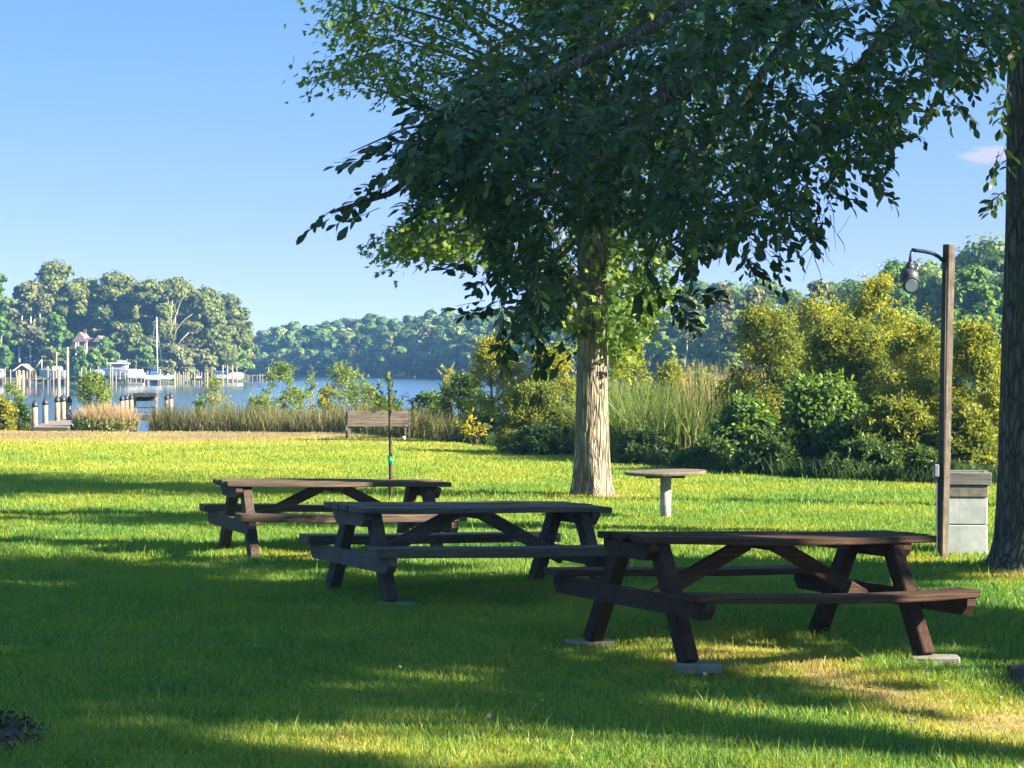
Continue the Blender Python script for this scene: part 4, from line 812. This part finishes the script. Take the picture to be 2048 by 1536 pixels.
FSP, FSD = FS_SAVE; dz = dz_s
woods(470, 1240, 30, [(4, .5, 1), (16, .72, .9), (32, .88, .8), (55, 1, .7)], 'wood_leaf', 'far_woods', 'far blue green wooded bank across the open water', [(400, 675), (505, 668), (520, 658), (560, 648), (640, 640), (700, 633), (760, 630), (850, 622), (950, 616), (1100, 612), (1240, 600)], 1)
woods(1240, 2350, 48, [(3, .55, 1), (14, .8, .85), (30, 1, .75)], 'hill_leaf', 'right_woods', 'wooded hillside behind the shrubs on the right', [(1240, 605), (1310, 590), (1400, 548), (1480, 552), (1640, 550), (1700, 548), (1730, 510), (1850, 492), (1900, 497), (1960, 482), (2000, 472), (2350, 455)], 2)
for px, D, hw, pt, mk, lb, kw in [(705, 436, 11, 698, 'brown_leaf', 'brown leafed tree at the far waterline', dict(base=.1)),
        (755, 428, 32, 690, 'far_leaf', 'pale olive tree on the far bank right of the brown tree', dict(base=.3, vb=.7)),
        (818, 408, 20, 705, 'far_leaf', 'small pale tree with bare trunk at the far waterline', dict(base=.55, bark='pale_bark', vb=.75)),
        (852, 402, 24, 708, 'far_leaf', 'pale tree with bare trunk left of the golden shrubs', dict(base=.5, bark='pale_bark', vb=.75)),
        (785, 425, 34, 665, 'far_leaf', 'olive tree high on the far bank', dict(base=.3, vb=.65)),
        (860, 408, 36, 650, 'pine_leaf', 'brownish tree high on the far bank', dict(base=.3, vb=.6)),
        (1510, 190, 38, 572, 'pine_leaf', 'grey green pine on the right bank left of the tallest yellow shrub', dict(base=.35, name='pine_tree')),
        (1440, 205, 40, 565, 'pine_leaf', 'grey green pine behind the dark oak bough on the right bank', dict(base=.35, name='pine_tree')),
        (1640, 175, 45, 560, 'pine_leaf', 'brownish pine just left of the tallest yellow shrub', dict(base=.3, name='pine_tree', vb=.35)),
        (1375, 225, 30, 590, 'pine_leaf', 'slim grey green pine behind the reeds', dict(base=.45, name='pine_tree')),
        (1790, 150, 55, 522, 'bright_leaf', 'bright green tree on the hillside behind the floodlight', dict(base=.2)),
        (1950, 140, 60, 530, 'bright_leaf', 'bright green tree on the hillside between lamp post and oak', dict(base=.2, vb=.6))]:
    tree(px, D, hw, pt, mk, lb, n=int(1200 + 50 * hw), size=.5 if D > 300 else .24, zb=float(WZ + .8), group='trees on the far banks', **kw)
# air
hz = bpy.data.meshes.new('haze'); b0, b1 = (-640, -90, -4.5), (640, 700, 20)
vs = [(x, y, z) for z in (b0[2], b1[2]) for y in (b0[1], b1[1]) for x in (b0[0], b1[0])]
hz.from_pydata(vs, [], [(0, 2, 3, 1), (4, 5, 7, 6), (0, 1, 5, 4), (2, 6, 7, 3), (0, 4, 6, 2), (1, 3, 7, 5)]); hz.update()
t = NT('haze_air'); vol = t.n('ShaderNodeVolumePrincipled'); vol.inputs['Color'].default_value = (.22, .5, 1, 1); vol.inputs['Density'].default_value = HAZE; vol.inputs['Anisotropy'].default_value = .0
t.l(vol.outputs[0], t.out.inputs['Volume']); hz.materials.append(t.m); o = link(bpy.data.objects.new('haze', hz)); tag(o, 'thin blue haze of humid summer air', 'haze', kind='stuff')

# ------------------------------------------------------------------ near dock
dY = 66.4
def dk(px, Y): return (px - 1024) / F * Y
e = empty('dock', (dk(100, dY), dY, 0), 0, label='weathered plank dock leaving the lawn, with round pilings in dark caps', cat='dock')
o0 = np.array((dk(100, dY), dY, 0))
m = MB(); a0, a1 = np.array((dk(66, 66.3), 66.3, .1)), np.array((dk(116, 77), 77, .1)); wv = np.array((1.02, .0, 0))
nb = 62
for k in range(nb):
    q = a0 + (a1 - a0) * (k + .5) / nb - o0; m.bar(q, q + wv, .155, .04, (0, 1, 0), .004, 1, None, .002)
m.build('deck', M['dock_wood'], e)
m = MB()
for s_ in (.02, 1.0): m.bar(a0 + wv * s_ - o0 - (0, 0, .12), a1 + wv * s_ - o0 - (0, 0, .12), .06, .19, (1, 0, 0), .006)
m.bar(a0 - o0 - (0, .03, .1), a0 + wv - o0 - (0, .03, .1), .06, .2, (0, 1, 0), .006); m.build('joist', M['dark_wood'], e)
def piling(px, Y, yt, r=.085, parent=e, off=o0, cap=True, mat='piling'):
    b = at(px, 800, Y); zt = at(px, yt, Y)[2]; q = np.array((b[0], Y, 0)) - off
    m = MB(); m.tube([q + (0, 0, -2.5), q + (0, 0, .2), q + (0, 0, zt - .12)], [r * 1.05, r, r], 14, .01); pl = m.build('piling', M[mat], parent)
    if cap:
        m = MB(); m.tube([q + (0, 0, zt - .16), q + (0, 0, zt - .1), q + (0, 0, zt + .06)], [r * 1.15, r * 1.18, r * .12], 14); m.build('cap', M['black'], pl)
    return pl
for px, Y, yt in ((69.5, 67.3, 803), (90.5, 70.2, 799), (114.5, 73.2, 794), (126, 75.5, 793), (121, 76.5, 795), (138, 74, 795)): piling(px, Y, yt)
def pole(px, Y, yt, r, mat, label, cat, name, group=None, z0=-3, k=10, lean=0, band=None):
    b = at(px, 800, Y); zt = at(px, yt, Y)[2]; m = MB(); m.tube([(0, 0, z0), (0, 0, WZ), (lean, 0, zt)], [r, r, r * .92], k)
    o = m.build(name, M[mat]); o.location = (b[0], Y, 0); return tag(o, label, cat, group)
pole(135, 76.2, 694, .055, 'piling_far', 'tall pale pole standing at the end of the plank dock', 'pole', 'pole')
pole(117.5, 92, 738, .075, 'piling_far', 'grey mooring pole in the water left of the tall pale pole', 'pole', 'mooring_pole')
# lift frame right of the willow bush
e2 = empty('boat_lift', (dk(292, 84), 84, 0), 0, label='open timber boat lift frame with dark top boards over the water', cat='boat lift'); o2 = np.array((dk(292, 84), 84, 0))
for px, Y, yt in ((244, 82, 792), (252.5, 82.5, 791), (262, 83, 790), (334, 82.5, 790), (341.5, 83.5, 788)): piling(px, Y, yt, .085, e2, o2)
def rp(px, py, Y): return at(px, py, Y) - o2
for x in (270, 312):
    m = MB(); m.bar(rp(x, 784, 84), rp(x, 784, 84) * (1, 1, 0) + (0, 0, -2.5), .09, .09, (0, 1, 0), .006); m.build('post', M['piling'], e2)
m = MB()
for y0, y1, Y in ((785.5, 793, 83.9), (793.5, 802, 84.3)): m.bar(rp(268, (y0 + y1) / 2, Y), rp(314, (y0 + y1) / 2, Y), .5 if y0 < 790 else .3, (y1 - y0) / F * Y, (0, 1, 0), .006, 6, None, .006)
m.build('top_board', M['dark_wood'], e2)
for yy, t_ in ((815, .05), (824, .03)):
    m = MB(); m.bar(rp(266, yy, 84), rp(316, yy, 84), .05, t_, (0, 1, 0), .004); m.build('rail', M['dark_wood'], e2)
m = MB(); m.bar(rp(272, 835, 83.6), rp(320, 835, 83.6), .5, .2, (0, 1, 0), .01, 6, None, .006); m.build('lower_beam', M['dark_wood'], e2)
# ------------------------------------------------------------------ marina docks and pilings
def mdock(px0, px1, Y, pydeck, dep_, label, step=14, mat='dock_wood'):
    a, b = at(px0, pydeck, Y), at(px1, pydeck, Y); c = (a + b) / 2; e = empty('marina_dock', (c[0], Y, 0), 0, label=label, cat='dock', group='docks of the far marina')
    m = MB(); m.bar((a[0] - c[0], 0, a[2]), (b[0] - c[0], 0, a[2]), dep_, .18, (0, 1, 0), .02); m.build('deck', M[mat], e)
    n = max(2, int((px1 - px0) / step))
    for k in range(n + 1):
        x = (a[0] - c[0]) + (b[0] - a[0]) * k / n
        m = MB(); m.tube([(x, -dep_ / 2 - .1, -3), (x, -dep_ / 2 - .1, a[2] + .05)], .12, 8); m.build('piling', M['piling_dark'], e)
mdock(46, 132, 286, 757.5, 1.6, 'dark dock running behind the yellow pilings at the left of the marina')
mdock(-40, 40, 290, 757, 1.6, 'dock at the left edge of the marina')
mdock(236, 300, 300, 757, 1.6, 'dock in front of the white covered boats')
mdock(318, 356, 306, 756.5, 1.4, 'short dock right of the sailboat')
mdock(487, 562, 345, 751, 1.6, 'long low pier reaching out right of the headland tip', 9)
p = at(272, 764, 285); m = MB(); m.box((0, 0, 0), (1.9, 1.2, .22), 0, .03); o = m.build('floating_dock', M['dock_wood']); o.location = (p[0], 285, WZ + .1); tag(o, 'small floating dock lying in front of the white covered boats', 'dock')
GP = 'pale pilings of the far marina'
for px, yt, Y in ((10, 737, 280), (21, 739, 283), (33, 742, 284), (54, 742, 287), (60, 741, 289), (71.5, 747, 284), (95.7, 732, 288), (107, 739, 285), (163, 735, 285), (172, 735, 285), (181, 735, 287), (196.6, 732, 287), (221, 727, 292), (225, 733, 290), (232, 742, 296), (240, 743, 297), (250, 742, 297), (255.7, 740, 297), (261, 740, 299), (272, 735, 299), (289, 752, 293), (295.5, 737, 293), (320, 738, 296), (354, 746, 302), (358, 743, 302), (361.5, 748, 302), (367, 743, 303), (371, 745, 306), (375, 744, 307), (377.6, 741, 306), (383, 750, 306), (389, 745, 304), (398, 744, 308), (403, 744, 308), (410, 746, 310), (423, 746, 310), (473.6, 731, 320), (519.7, 748, 344), (525, 748, 344), (531, 748, 346)):
    pole(px, Y, yt, .085, 'piling_far', 'slender pale piling standing among the boats of the far marina', 'piling', 'mooring_piling', GP)
for px, yt, Y, r, mt, lb in ((38.5, 740, 280, .13, 'yellow_pole', 'yellow piling left of the yellow pair at the marina'), (46.5, 741, 279, .15, 'yellow_pole', 'thick yellow piling below the red boathouse'), (34.5, 752, 279, .1, 'yellow_pole', 'shortest yellow piling left of the boathouse'), (349.7, 744, 301, .13, 'yellow_pole', 'yellow piling right of the sailboat'), (414.7, 745, 310, .11, 'yellow_pole', 'yellow piling left of the blue topped boat'), (113, 705, 287, .08, 'yellow_pole', 'tall thin yellow pole over the boat on the lift'),
        (445.5, 730, 312, .12, 'piling_far', 'tall pale piling left of the orange covered boat'), (454.7, 731, 314, .12, 'piling_far', 'tall pale piling over the orange covered boat'), (465, 730, 314, .13, 'piling_far', 'tall pale piling right of the orange covered boat'), (537, 735, 346, .13, 'piling_far', 'left one of two tall pilings at the end of the long pier'), (542.6, 737, 346, .13, 'piling_far', 'right one of two tall pilings at the end of the long pier')):
    pole(px, Y, yt, r, mt, lb, 'piling', 'mooring_piling')
# ------------------------------------------------------------------ boats
def boat(px0, px1, Y, pysheer, pybot, label, hull='hull_white', bow=-1, name='motorboat', beam=None):
    a, b = at(px0, pysheer, Y), at(px1, pysheer, Y); L = b[0] - a[0]; zs = a[2]; zb = at(px0, pybot, Y)[2]; B = beam or L * .3
    e = empty(name, ((a[0] + b[0]) / 2, Y, zb), .12 * bow, label=label, cat='boat'); hgt = zs - zb; rings = []
    for u in (0, .12, .35, .6, .8, .93, 1.0):
        x = (u - .5) * L * bow; w = B / 2 * (1 - max(0, u - .35) ** 2.2 * 2.45) * (.92 if u == 0 else 1); w = max(w, .02); zt = hgt * (1 + .22 * u * u); zk = hgt * .55 * max(0, u - .55) ** 2 * 4
        ring = [(x, -w, zt), (x * .97, -w * .78, zk + .25 * hgt), (x * .95, 0, zk), (x * .97, w * .78, zk + .25 * hgt), (x, w, zt), (x, 0, zt + .03)]
        rings.append(ring[::bow])
    m = MB(); m.rings(rings); m.build('hull', M[hull], e)
    def pt(px, py, dy=0): q = at(px, py, Y); return np.array((q[0] - (a[0] + b[0]) / 2, dy, q[2] - zb))
    def blk(nm, x0, x1, y0, y1, mat, d=.6, taper=.8, par=None):
        c0, c1 = pt(x0, y0), pt(x1, y1); xm = (c0[0] + c1[0]) / 2; hx = abs(c1[0] - c0[0]) / 2; dd = B * d / 2; z0_, z1_ = c1[2], c0[2]
        def sec(k, z): return [(xm - hx * k, -dd * k, z), (xm + hx * k, -dd * k, z), (xm + hx * k, dd * k, z), (xm - hx * k, dd * k, z)]
        mm = MB(); mm.rings([sec(1, z0_), sec((1 + taper) / 2 + .04, z0_ + (z1_ - z0_) * .6), sec(taper, z1_)]); return mm.build(nm, M[mat], par or e)
    def rod(nm, pts, r, mat): mm = MB(); mm.tube([pt(*q) for q in pts], r, 6); return mm.build(nm, M[mat], e)
    return e, blk, rod
e, blk, rod = boat(78, 131, 290, 741.5, 757, 'grey white cabin boat raised on a lift at the left of the marina', 'hull_grey'); blk('cabin', 105, 125, 733, 741, 'hull_white', .6, .8); rod('mast', [(83, 741), (82.5, 718)], .05, 'white_paint'); rod('boom', [(82, 720), (66, 741)], .05, 'yellow_pole'); rod('rail', [(84, 741), (84, 737), (96, 738)], .02, 'metal_grey')
e, blk, rod = boat(-25, 9, 287, 746, 757, 'white motorboat cut by the left edge of the photo', 'hull_white', 1); blk('canopy', -20, 7, 738, 741, 'canvas_white', .7, .9); rod('post', [(5, 746), (5, 741)], .03, 'metal_grey'); rod('post', [(-8, 746), (-8, 741)], .03, 'metal_grey'); blk('console', -10, 0, 742, 746, 'hull_white', .4)
e, blk, rod = boat(196, 270, 298, 739, 755, 'large white cabin cruiser with a hard top', 'hull_white', -1, 'cabin_cruiser'); blk('cabin', 221, 255, 730, 739, 'hull_grey', .66, .82); blk('window', 223, 246, 728, 733.5, 'glass', .7, .94); blk('hard_top', 219, 259, 725.5, 728, 'hull_white', .72, .95); blk('flybridge', 236, 252, 721.5, 725.5, 'hull_white', .5, .85); rod('post', [(256, 739), (257, 728)], .05, 'hull_white'); rod('post', [(250, 739), (250, 728)], .05, 'hull_white'); rod('antenna', [(238, 722), (240, 711)], .02, 'white_paint'); rod('antenna', [(255, 724), (255, 718)], .02, 'white_paint'); rod('bow_rail', [(199, 739), (200, 733), (219, 732)], .03, 'metal_grey')
e, blk, rod = boat(183, 208, 288, 743, 751, 'small pinkish white boat left of the cabin cruiser', 'hull_white', -1); blk('cover', 188, 206, 739.5, 743, 'canvas_white', .7, .6)
e, blk, rod = boat(255, 275, 294, 748, 757, 'left one of two boats under white covers', 'hull_white', 1); blk('cover', 257, 274, 738, 748, 'canvas_white', .9, .7)
e, blk, rod = boat(272, 292, 296, 748, 757, 'right one of two boats under white covers', 'hull_white', 1); blk('cover', 274, 288, 739, 748, 'canvas_white', .9, .75)
e, blk, rod = boat(291, 326, 291, 751, 761, 'white sailboat with blue cockpit cover and navy sail cover', 'hull_white', 1, 'sailboat'); rod('mast', [(315, 751), (314, 700), (313, 634)], .075, 'white_paint'); rod('spreader', [(311, 690), (317, 690)], .03, 'white_paint'); rod('sail_cover', [(287, 738.5), (300, 738), (315, 739)], .2, 'navy'); blk('cockpit_cover', 299, 317, 742.5, 750.5, 'blue', .8, .6); rod('backstay', [(292, 749), (313, 636)], .012, 'metal_grey'); rod('forestay', [(326, 750), (313.5, 640)], .012, 'metal_grey')
e, blk, rod = boat(325, 347, 297, 752, 760, 'small white dinghy with a dark outboard right of the sailboat', 'hull_white', 1, 'dinghy'); blk('outboard', 327, 331, 747, 756, 'metal_dark', .25, .8); blk('console', 334, 339, 747, 752, 'hull_white', .4, .8)
e, blk, rod = boat(382, 408, 305, 756.5, 760.5, 'low dark raft carrying a small white watercraft', 'black', 1, 'raft', 1.6); blk('watercraft', 391, 403, 752.5, 756.5, 'hull_white', .5, .55)
e, blk, rod = boat(426, 456, 318, 749.5, 759, 'grey boat under a long blue top at the headland tip', 'hull_grey', 1); blk('canopy', 430, 457, 742, 744.5, 'blue', .8, .92); blk('side_curtain', 431, 455, 744.5, 748.5, 'navy', .74, .96); rod('post', [(432, 750), (430, 743)], .03, 'metal_grey'); rod('post', [(454, 750), (455, 743)], .03, 'metal_grey')
e, blk, rod = boat(455, 487, 321, 749, 761, 'white motorboat with an orange cover at the headland tip', 'hull_white', 1); blk('cover', 458, 474, 745, 750, 'orange', .85, .6); blk('cabin', 470, 484, 744.5, 749, 'hull_white', .6, .8); rod('arch', [(456, 745), (459, 735), (466, 742)], .05, 'metal_grey')
# ------------------------------------------------------------------ houses on the headland
def rect(mb, a, b, c, d): mb.rings([[a, b], [d, c]], False, False)
Y = 308.5; c = at(175, 700, Y); e = empty('house', (c[0], Y, .6), 0, label='red house with white porch half hidden by trees above the marina', cat='house')
def hp(px, py, dy=0): q = at(px, py, Y); return np.array((q[0] - c[0], dy, q[2] - .6))
m = MB(); a, b = hp(150, 683), hp(206, 712); m.box(((a[0] + b[0]) / 2, 2, a[2] / 2), (b[0] - a[0], 4, a[2])); m.build('wall', M['brick_red'], e)
m = MB()
x0, x1 = hp(144, 683)[0], hp(176, 683)[0]; z0, z1 = hp(150, 684)[2], hp(160, 664)[2]; xm = (x0 + x1) / 2
m.rings([[(x0, y, z0), (x1, y, z0), (xm, y, z1)] for y in (-.4, 4.3)])
x0, x1 = hp(186, 683)[0], hp(208, 683)[0]; z1 = hp(190, 671)[2]; m.rings([[(x0, y, z0), (x1, y, z0), ((x0 + x1) / 2, y, z1)] for y in (-.4, 4.3)])
m.bar((hp(165, 0)[0], 2, z0 + .2), (hp(200, 0)[0], 2, z0 + .2), 3.6, .7, (0, 1, 0), .1); rf = m.build('roof', M['roof_grey'], e)
m = MB(); m.box((hp(164.5, 660)[0], 2, hp(164.5, 662)[2]), (.4, .4, .55)); m.build('chimney', M['brick_red'], rf)
for px in (153, 157.5, 174):
    m = MB(); m.bar(hp(px, 712, -.3), hp(px, 684, -.3), .16, .16, (0, 1, 0), .01); m.build('porch_post', M['white_paint'], e)
m = MB(); m.bar(hp(152, 702, -.32), hp(176, 702, -.32), .1, .3, (0, 1, 0), .01); m.build('porch_rail', M['white_paint'], e)
for px in (162, 168, 195, 200):
    m = MB(); q = hp(px, 692, -.03); m.box(q, (.28, .06, .6)); w_ = m.build('window', M['white_paint'], e); m = MB(); m.box(q + (0, -.025, 0), (.2, .05, .5)); m.build('pane', M['glass'], w_)
Y = 303.5; c = at(45, 745, Y); e = empty('boathouse', (c[0], Y, -.6), 0, label='small dark red boathouse with white gable trim at the left of the marina', cat='boathouse')
def hp(px, py, dy=0): q = at(px, py, Y); return np.array((q[0] - c[0], dy, q[2] + .6))
zw, zr = hp(45, 741)[2], hp(45, 729)[2]; x0, x1 = hp(29, 0)[0], hp(58, 0)[0]; xm = hp(43, 0)[0]
m = MB(); m.rings([[(x0, y, 0), (x1, y, 0), (x1, y, zw), (xm, y, zr), (x0, y, zw)] for y in (0, 3.5)]); m.build('wall', M['brick_red'], e)
m = MB()
for xa, sg in ((x0, -1), (x1, 1)): m.bar((xm, 1.75, zr + .06), (xa + sg * .25, 1.75, zw - .02), 3.9, .1, (0, 1, 0), .01)
m.build('roof', M['roof_grey'], e)
for xa, sg in ((x0, -1), (x1, 1)):
    m = MB(); m.bar((xm, -.24, zr + .02), (xa + sg * .25, -.24, zw - .05), .06, .16, (0, 1, 0), .01); m.build('gable_trim', M['white_paint'], e)
m = MB(); m.box((xm, -.03, .45), (.6, .06, .9)); m.build('door', M['white_paint'], e)

# leaf litter on the bare ground near the oak, mulch chips in the corner
n = 190; q = np.stack([rng.uniform(-1, 4.6, n), rng.uniform(11.6, 22, n)], 1); q = q[np.abs(q[:, 0]) < .235 * q[:, 1]]
P = np.stack([q[:, 0], q[:, 1], zg(q[:, 0], q[:, 1]) + .035], 1); v, f, k = inst(T_OVAL, F_OVAL, P, rv(len(P)) * np.array([1, 1, .25]), np.array([0, 0, 1.]) + .5 * rv(len(P)), .06 * rng.uniform(.6, 1.2, len(P)))
tag(npmesh('leaf_litter', v, f, M['litter'], None, {'v': np.repeat(rng.uniform(0, 1, len(P)), k)}), 'scattered dry brown leaves lying in the grass near the tables', 'leaf litter', kind='stuff')
n = 700; a = rng.uniform(0, 2 * np.pi, n); r = .6 * np.sqrt(rng.uniform(0, 1, n)); P = np.stack([-3.22 + r * np.cos(a), 12.75 + 1.3 * r * np.sin(a), np.zeros(n)], 1); P[:, 2] = zg(P[:, 0], P[:, 1]) + rng.uniform(.02, .06, n)
v, f, k = inst(T_CLUMP, F_CLUMP, P, rv(n), np.array([0, 0, 1.]) + .9 * rv(n), np.stack([rng.uniform(.03, .08, n), rng.uniform(.015, .03, n), np.full(n, .02)], 1))
tag(npmesh('mulch_chips', v, f, M['mulch']), 'loose dark bark chips in the lower left corner', 'mulch', kind='stuff')
# ------------------------------------------------------------------ world, sun, camera
W = bpy.data.worlds.new('World'); S.world = W; W.use_nodes = True; nt = W.node_tree
bg = nt.nodes['Background']; sky = nt.nodes.new('ShaderNodeTexSky'); sky.sky_type = 'NISHITA'; sky.sun_disc = False
sky.sun_elevation = SUN_EL; sky.sun_rotation = R(90) + SUN_TOWARD; sky.air_density = 1.0; sky.dust_density = .2; sky.ozone_density = 1.5; sky.altitude = 0
def wn(ty, **k):
    x = nt.nodes.new(ty)
    for a_, b_ in k.items(): setattr(x, a_, b_)
    return x
tc = wn('ShaderNodeTexCoord'); sx = wn('ShaderNodeSeparateXYZ'); nt.links.new(tc.outputs['Generated'], sx.inputs[0])
mr = wn('ShaderNodeMapRange', clamp=True); nt.links.new(sx.outputs[2], mr.inputs['Value'])
for i_, x_ in enumerate((0, .19, SKY_LIFT, SKY_LIFT + .19 * SKY_Z)): mr.inputs[i_ + 1].default_value = x_
m2 = wn('ShaderNodeMath', operation='MULTIPLY_ADD'); nt.links.new(sx.outputs[2], m2.inputs[0]); m2.inputs[1].default_value = .25; nt.links.new(mr.outputs[0], m2.inputs[2])
cx_ = wn('ShaderNodeCombineXYZ'); nt.links.new(sx.outputs[0], cx_.inputs[0]); nt.links.new(sx.outputs[1], cx_.inputs[1]); nt.links.new(m2.outputs[0], cx_.inputs[2]); nt.links.new(cx_.outputs[0], sky.inputs['Vector'])
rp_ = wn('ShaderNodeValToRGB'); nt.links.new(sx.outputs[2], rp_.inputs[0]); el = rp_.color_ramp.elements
el[0].position = .03; el[0].color = (*SKY_T0, 1); el[1].position = .16; el[1].color = (*SKY_T1, 1); e3_ = el.new(.42); e3_.color = (SKY_T1[0] * 1.45, SKY_T1[1] * 1.5, SKY_T1[2] * 1.3, 1)  # last stop brightens the dome overhead, added as fill light for shaded ground
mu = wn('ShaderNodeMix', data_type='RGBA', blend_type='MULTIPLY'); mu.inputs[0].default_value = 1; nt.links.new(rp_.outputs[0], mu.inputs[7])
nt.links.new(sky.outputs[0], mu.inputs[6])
cdir = nrm(ray(1990, 308)); vs_ = wn('ShaderNodeVectorMath', operation='SUBTRACT'); nt.links.new(tc.outputs['Generated'], vs_.inputs[0]); vs_.inputs[1].default_value = tuple(cdir)
vm_ = wn('ShaderNodeVectorMath', operation='MULTIPLY'); nt.links.new(vs_.outputs[0], vm_.inputs[0]); vm_.inputs[1].default_value = (70, 70, 260)
vl_ = wn('ShaderNodeVectorMath', operation='LENGTH'); nt.links.new(vm_.outputs[0], vl_.inputs[0])
nz_ = wn('ShaderNodeTexNoise'); nz_.inputs['Scale'].default_value = 1.3; nz_.inputs['Detail'].default_value = 5; nt.links.new(vm_.outputs[0], nz_.inputs['Vector'])
ad_ = wn('ShaderNodeMath', operation='MULTIPLY_ADD'); nt.links.new(nz_.outputs['Fac'], ad_.inputs[0]); ad_.inputs[1].default_value = -1.4; nt.links.new(vl_.outputs['Value'], ad_.inputs[2])
mk_ = wn('ShaderNodeMapRange', clamp=True, interpolation_type='SMOOTHSTEP'); nt.links.new(ad_.outputs[0], mk_.inputs['Value'])
for i_, x_ in enumerate((-.2, .5, .6, 0)): mk_.inputs[i_ + 1].default_value = x_
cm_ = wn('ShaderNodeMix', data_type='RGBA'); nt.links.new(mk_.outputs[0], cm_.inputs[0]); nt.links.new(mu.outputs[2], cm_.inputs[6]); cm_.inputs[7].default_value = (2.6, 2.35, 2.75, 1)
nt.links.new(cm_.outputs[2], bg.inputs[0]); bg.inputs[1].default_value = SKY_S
sd = np.array([math.cos(SUN_EL) * math.cos(SUN_TOWARD), -math.cos(SUN_EL) * math.sin(SUN_TOWARD), math.sin(SUN_EL)])
from mathutils import Vector
su = bpy.data.lights.new('sun', 'SUN'); su.energy = 5.0; su.angle = R(.53); su.color = (1, .9, .72)
so = link(bpy.data.objects.new('sun', su)); so.rotation_euler = Vector(sd).to_track_quat('Z', 'Y').to_euler(); so.location = (40, -10, 40)
cd = bpy.data.cameras.new('camera'); cam = link(bpy.data.objects.new('camera', cd)); cd.sensor_width = 36; cd.lens = F / 2048 * 36
cam.location = (0, 0, H); cam.rotation_euler = (math.pi / 2 - PITCH, 0, 0); cd.clip_end = 5000; cd.clip_start = .1; S.camera = cam
S.view_settings.view_transform = 'Standard'; S.view_settings.look = 'None'; S.view_settings.gamma = 1; S.view_settings.exposure = 2.5
S.cycles.max_bounces = 8; S.cycles.transparent_max_bounces = 8
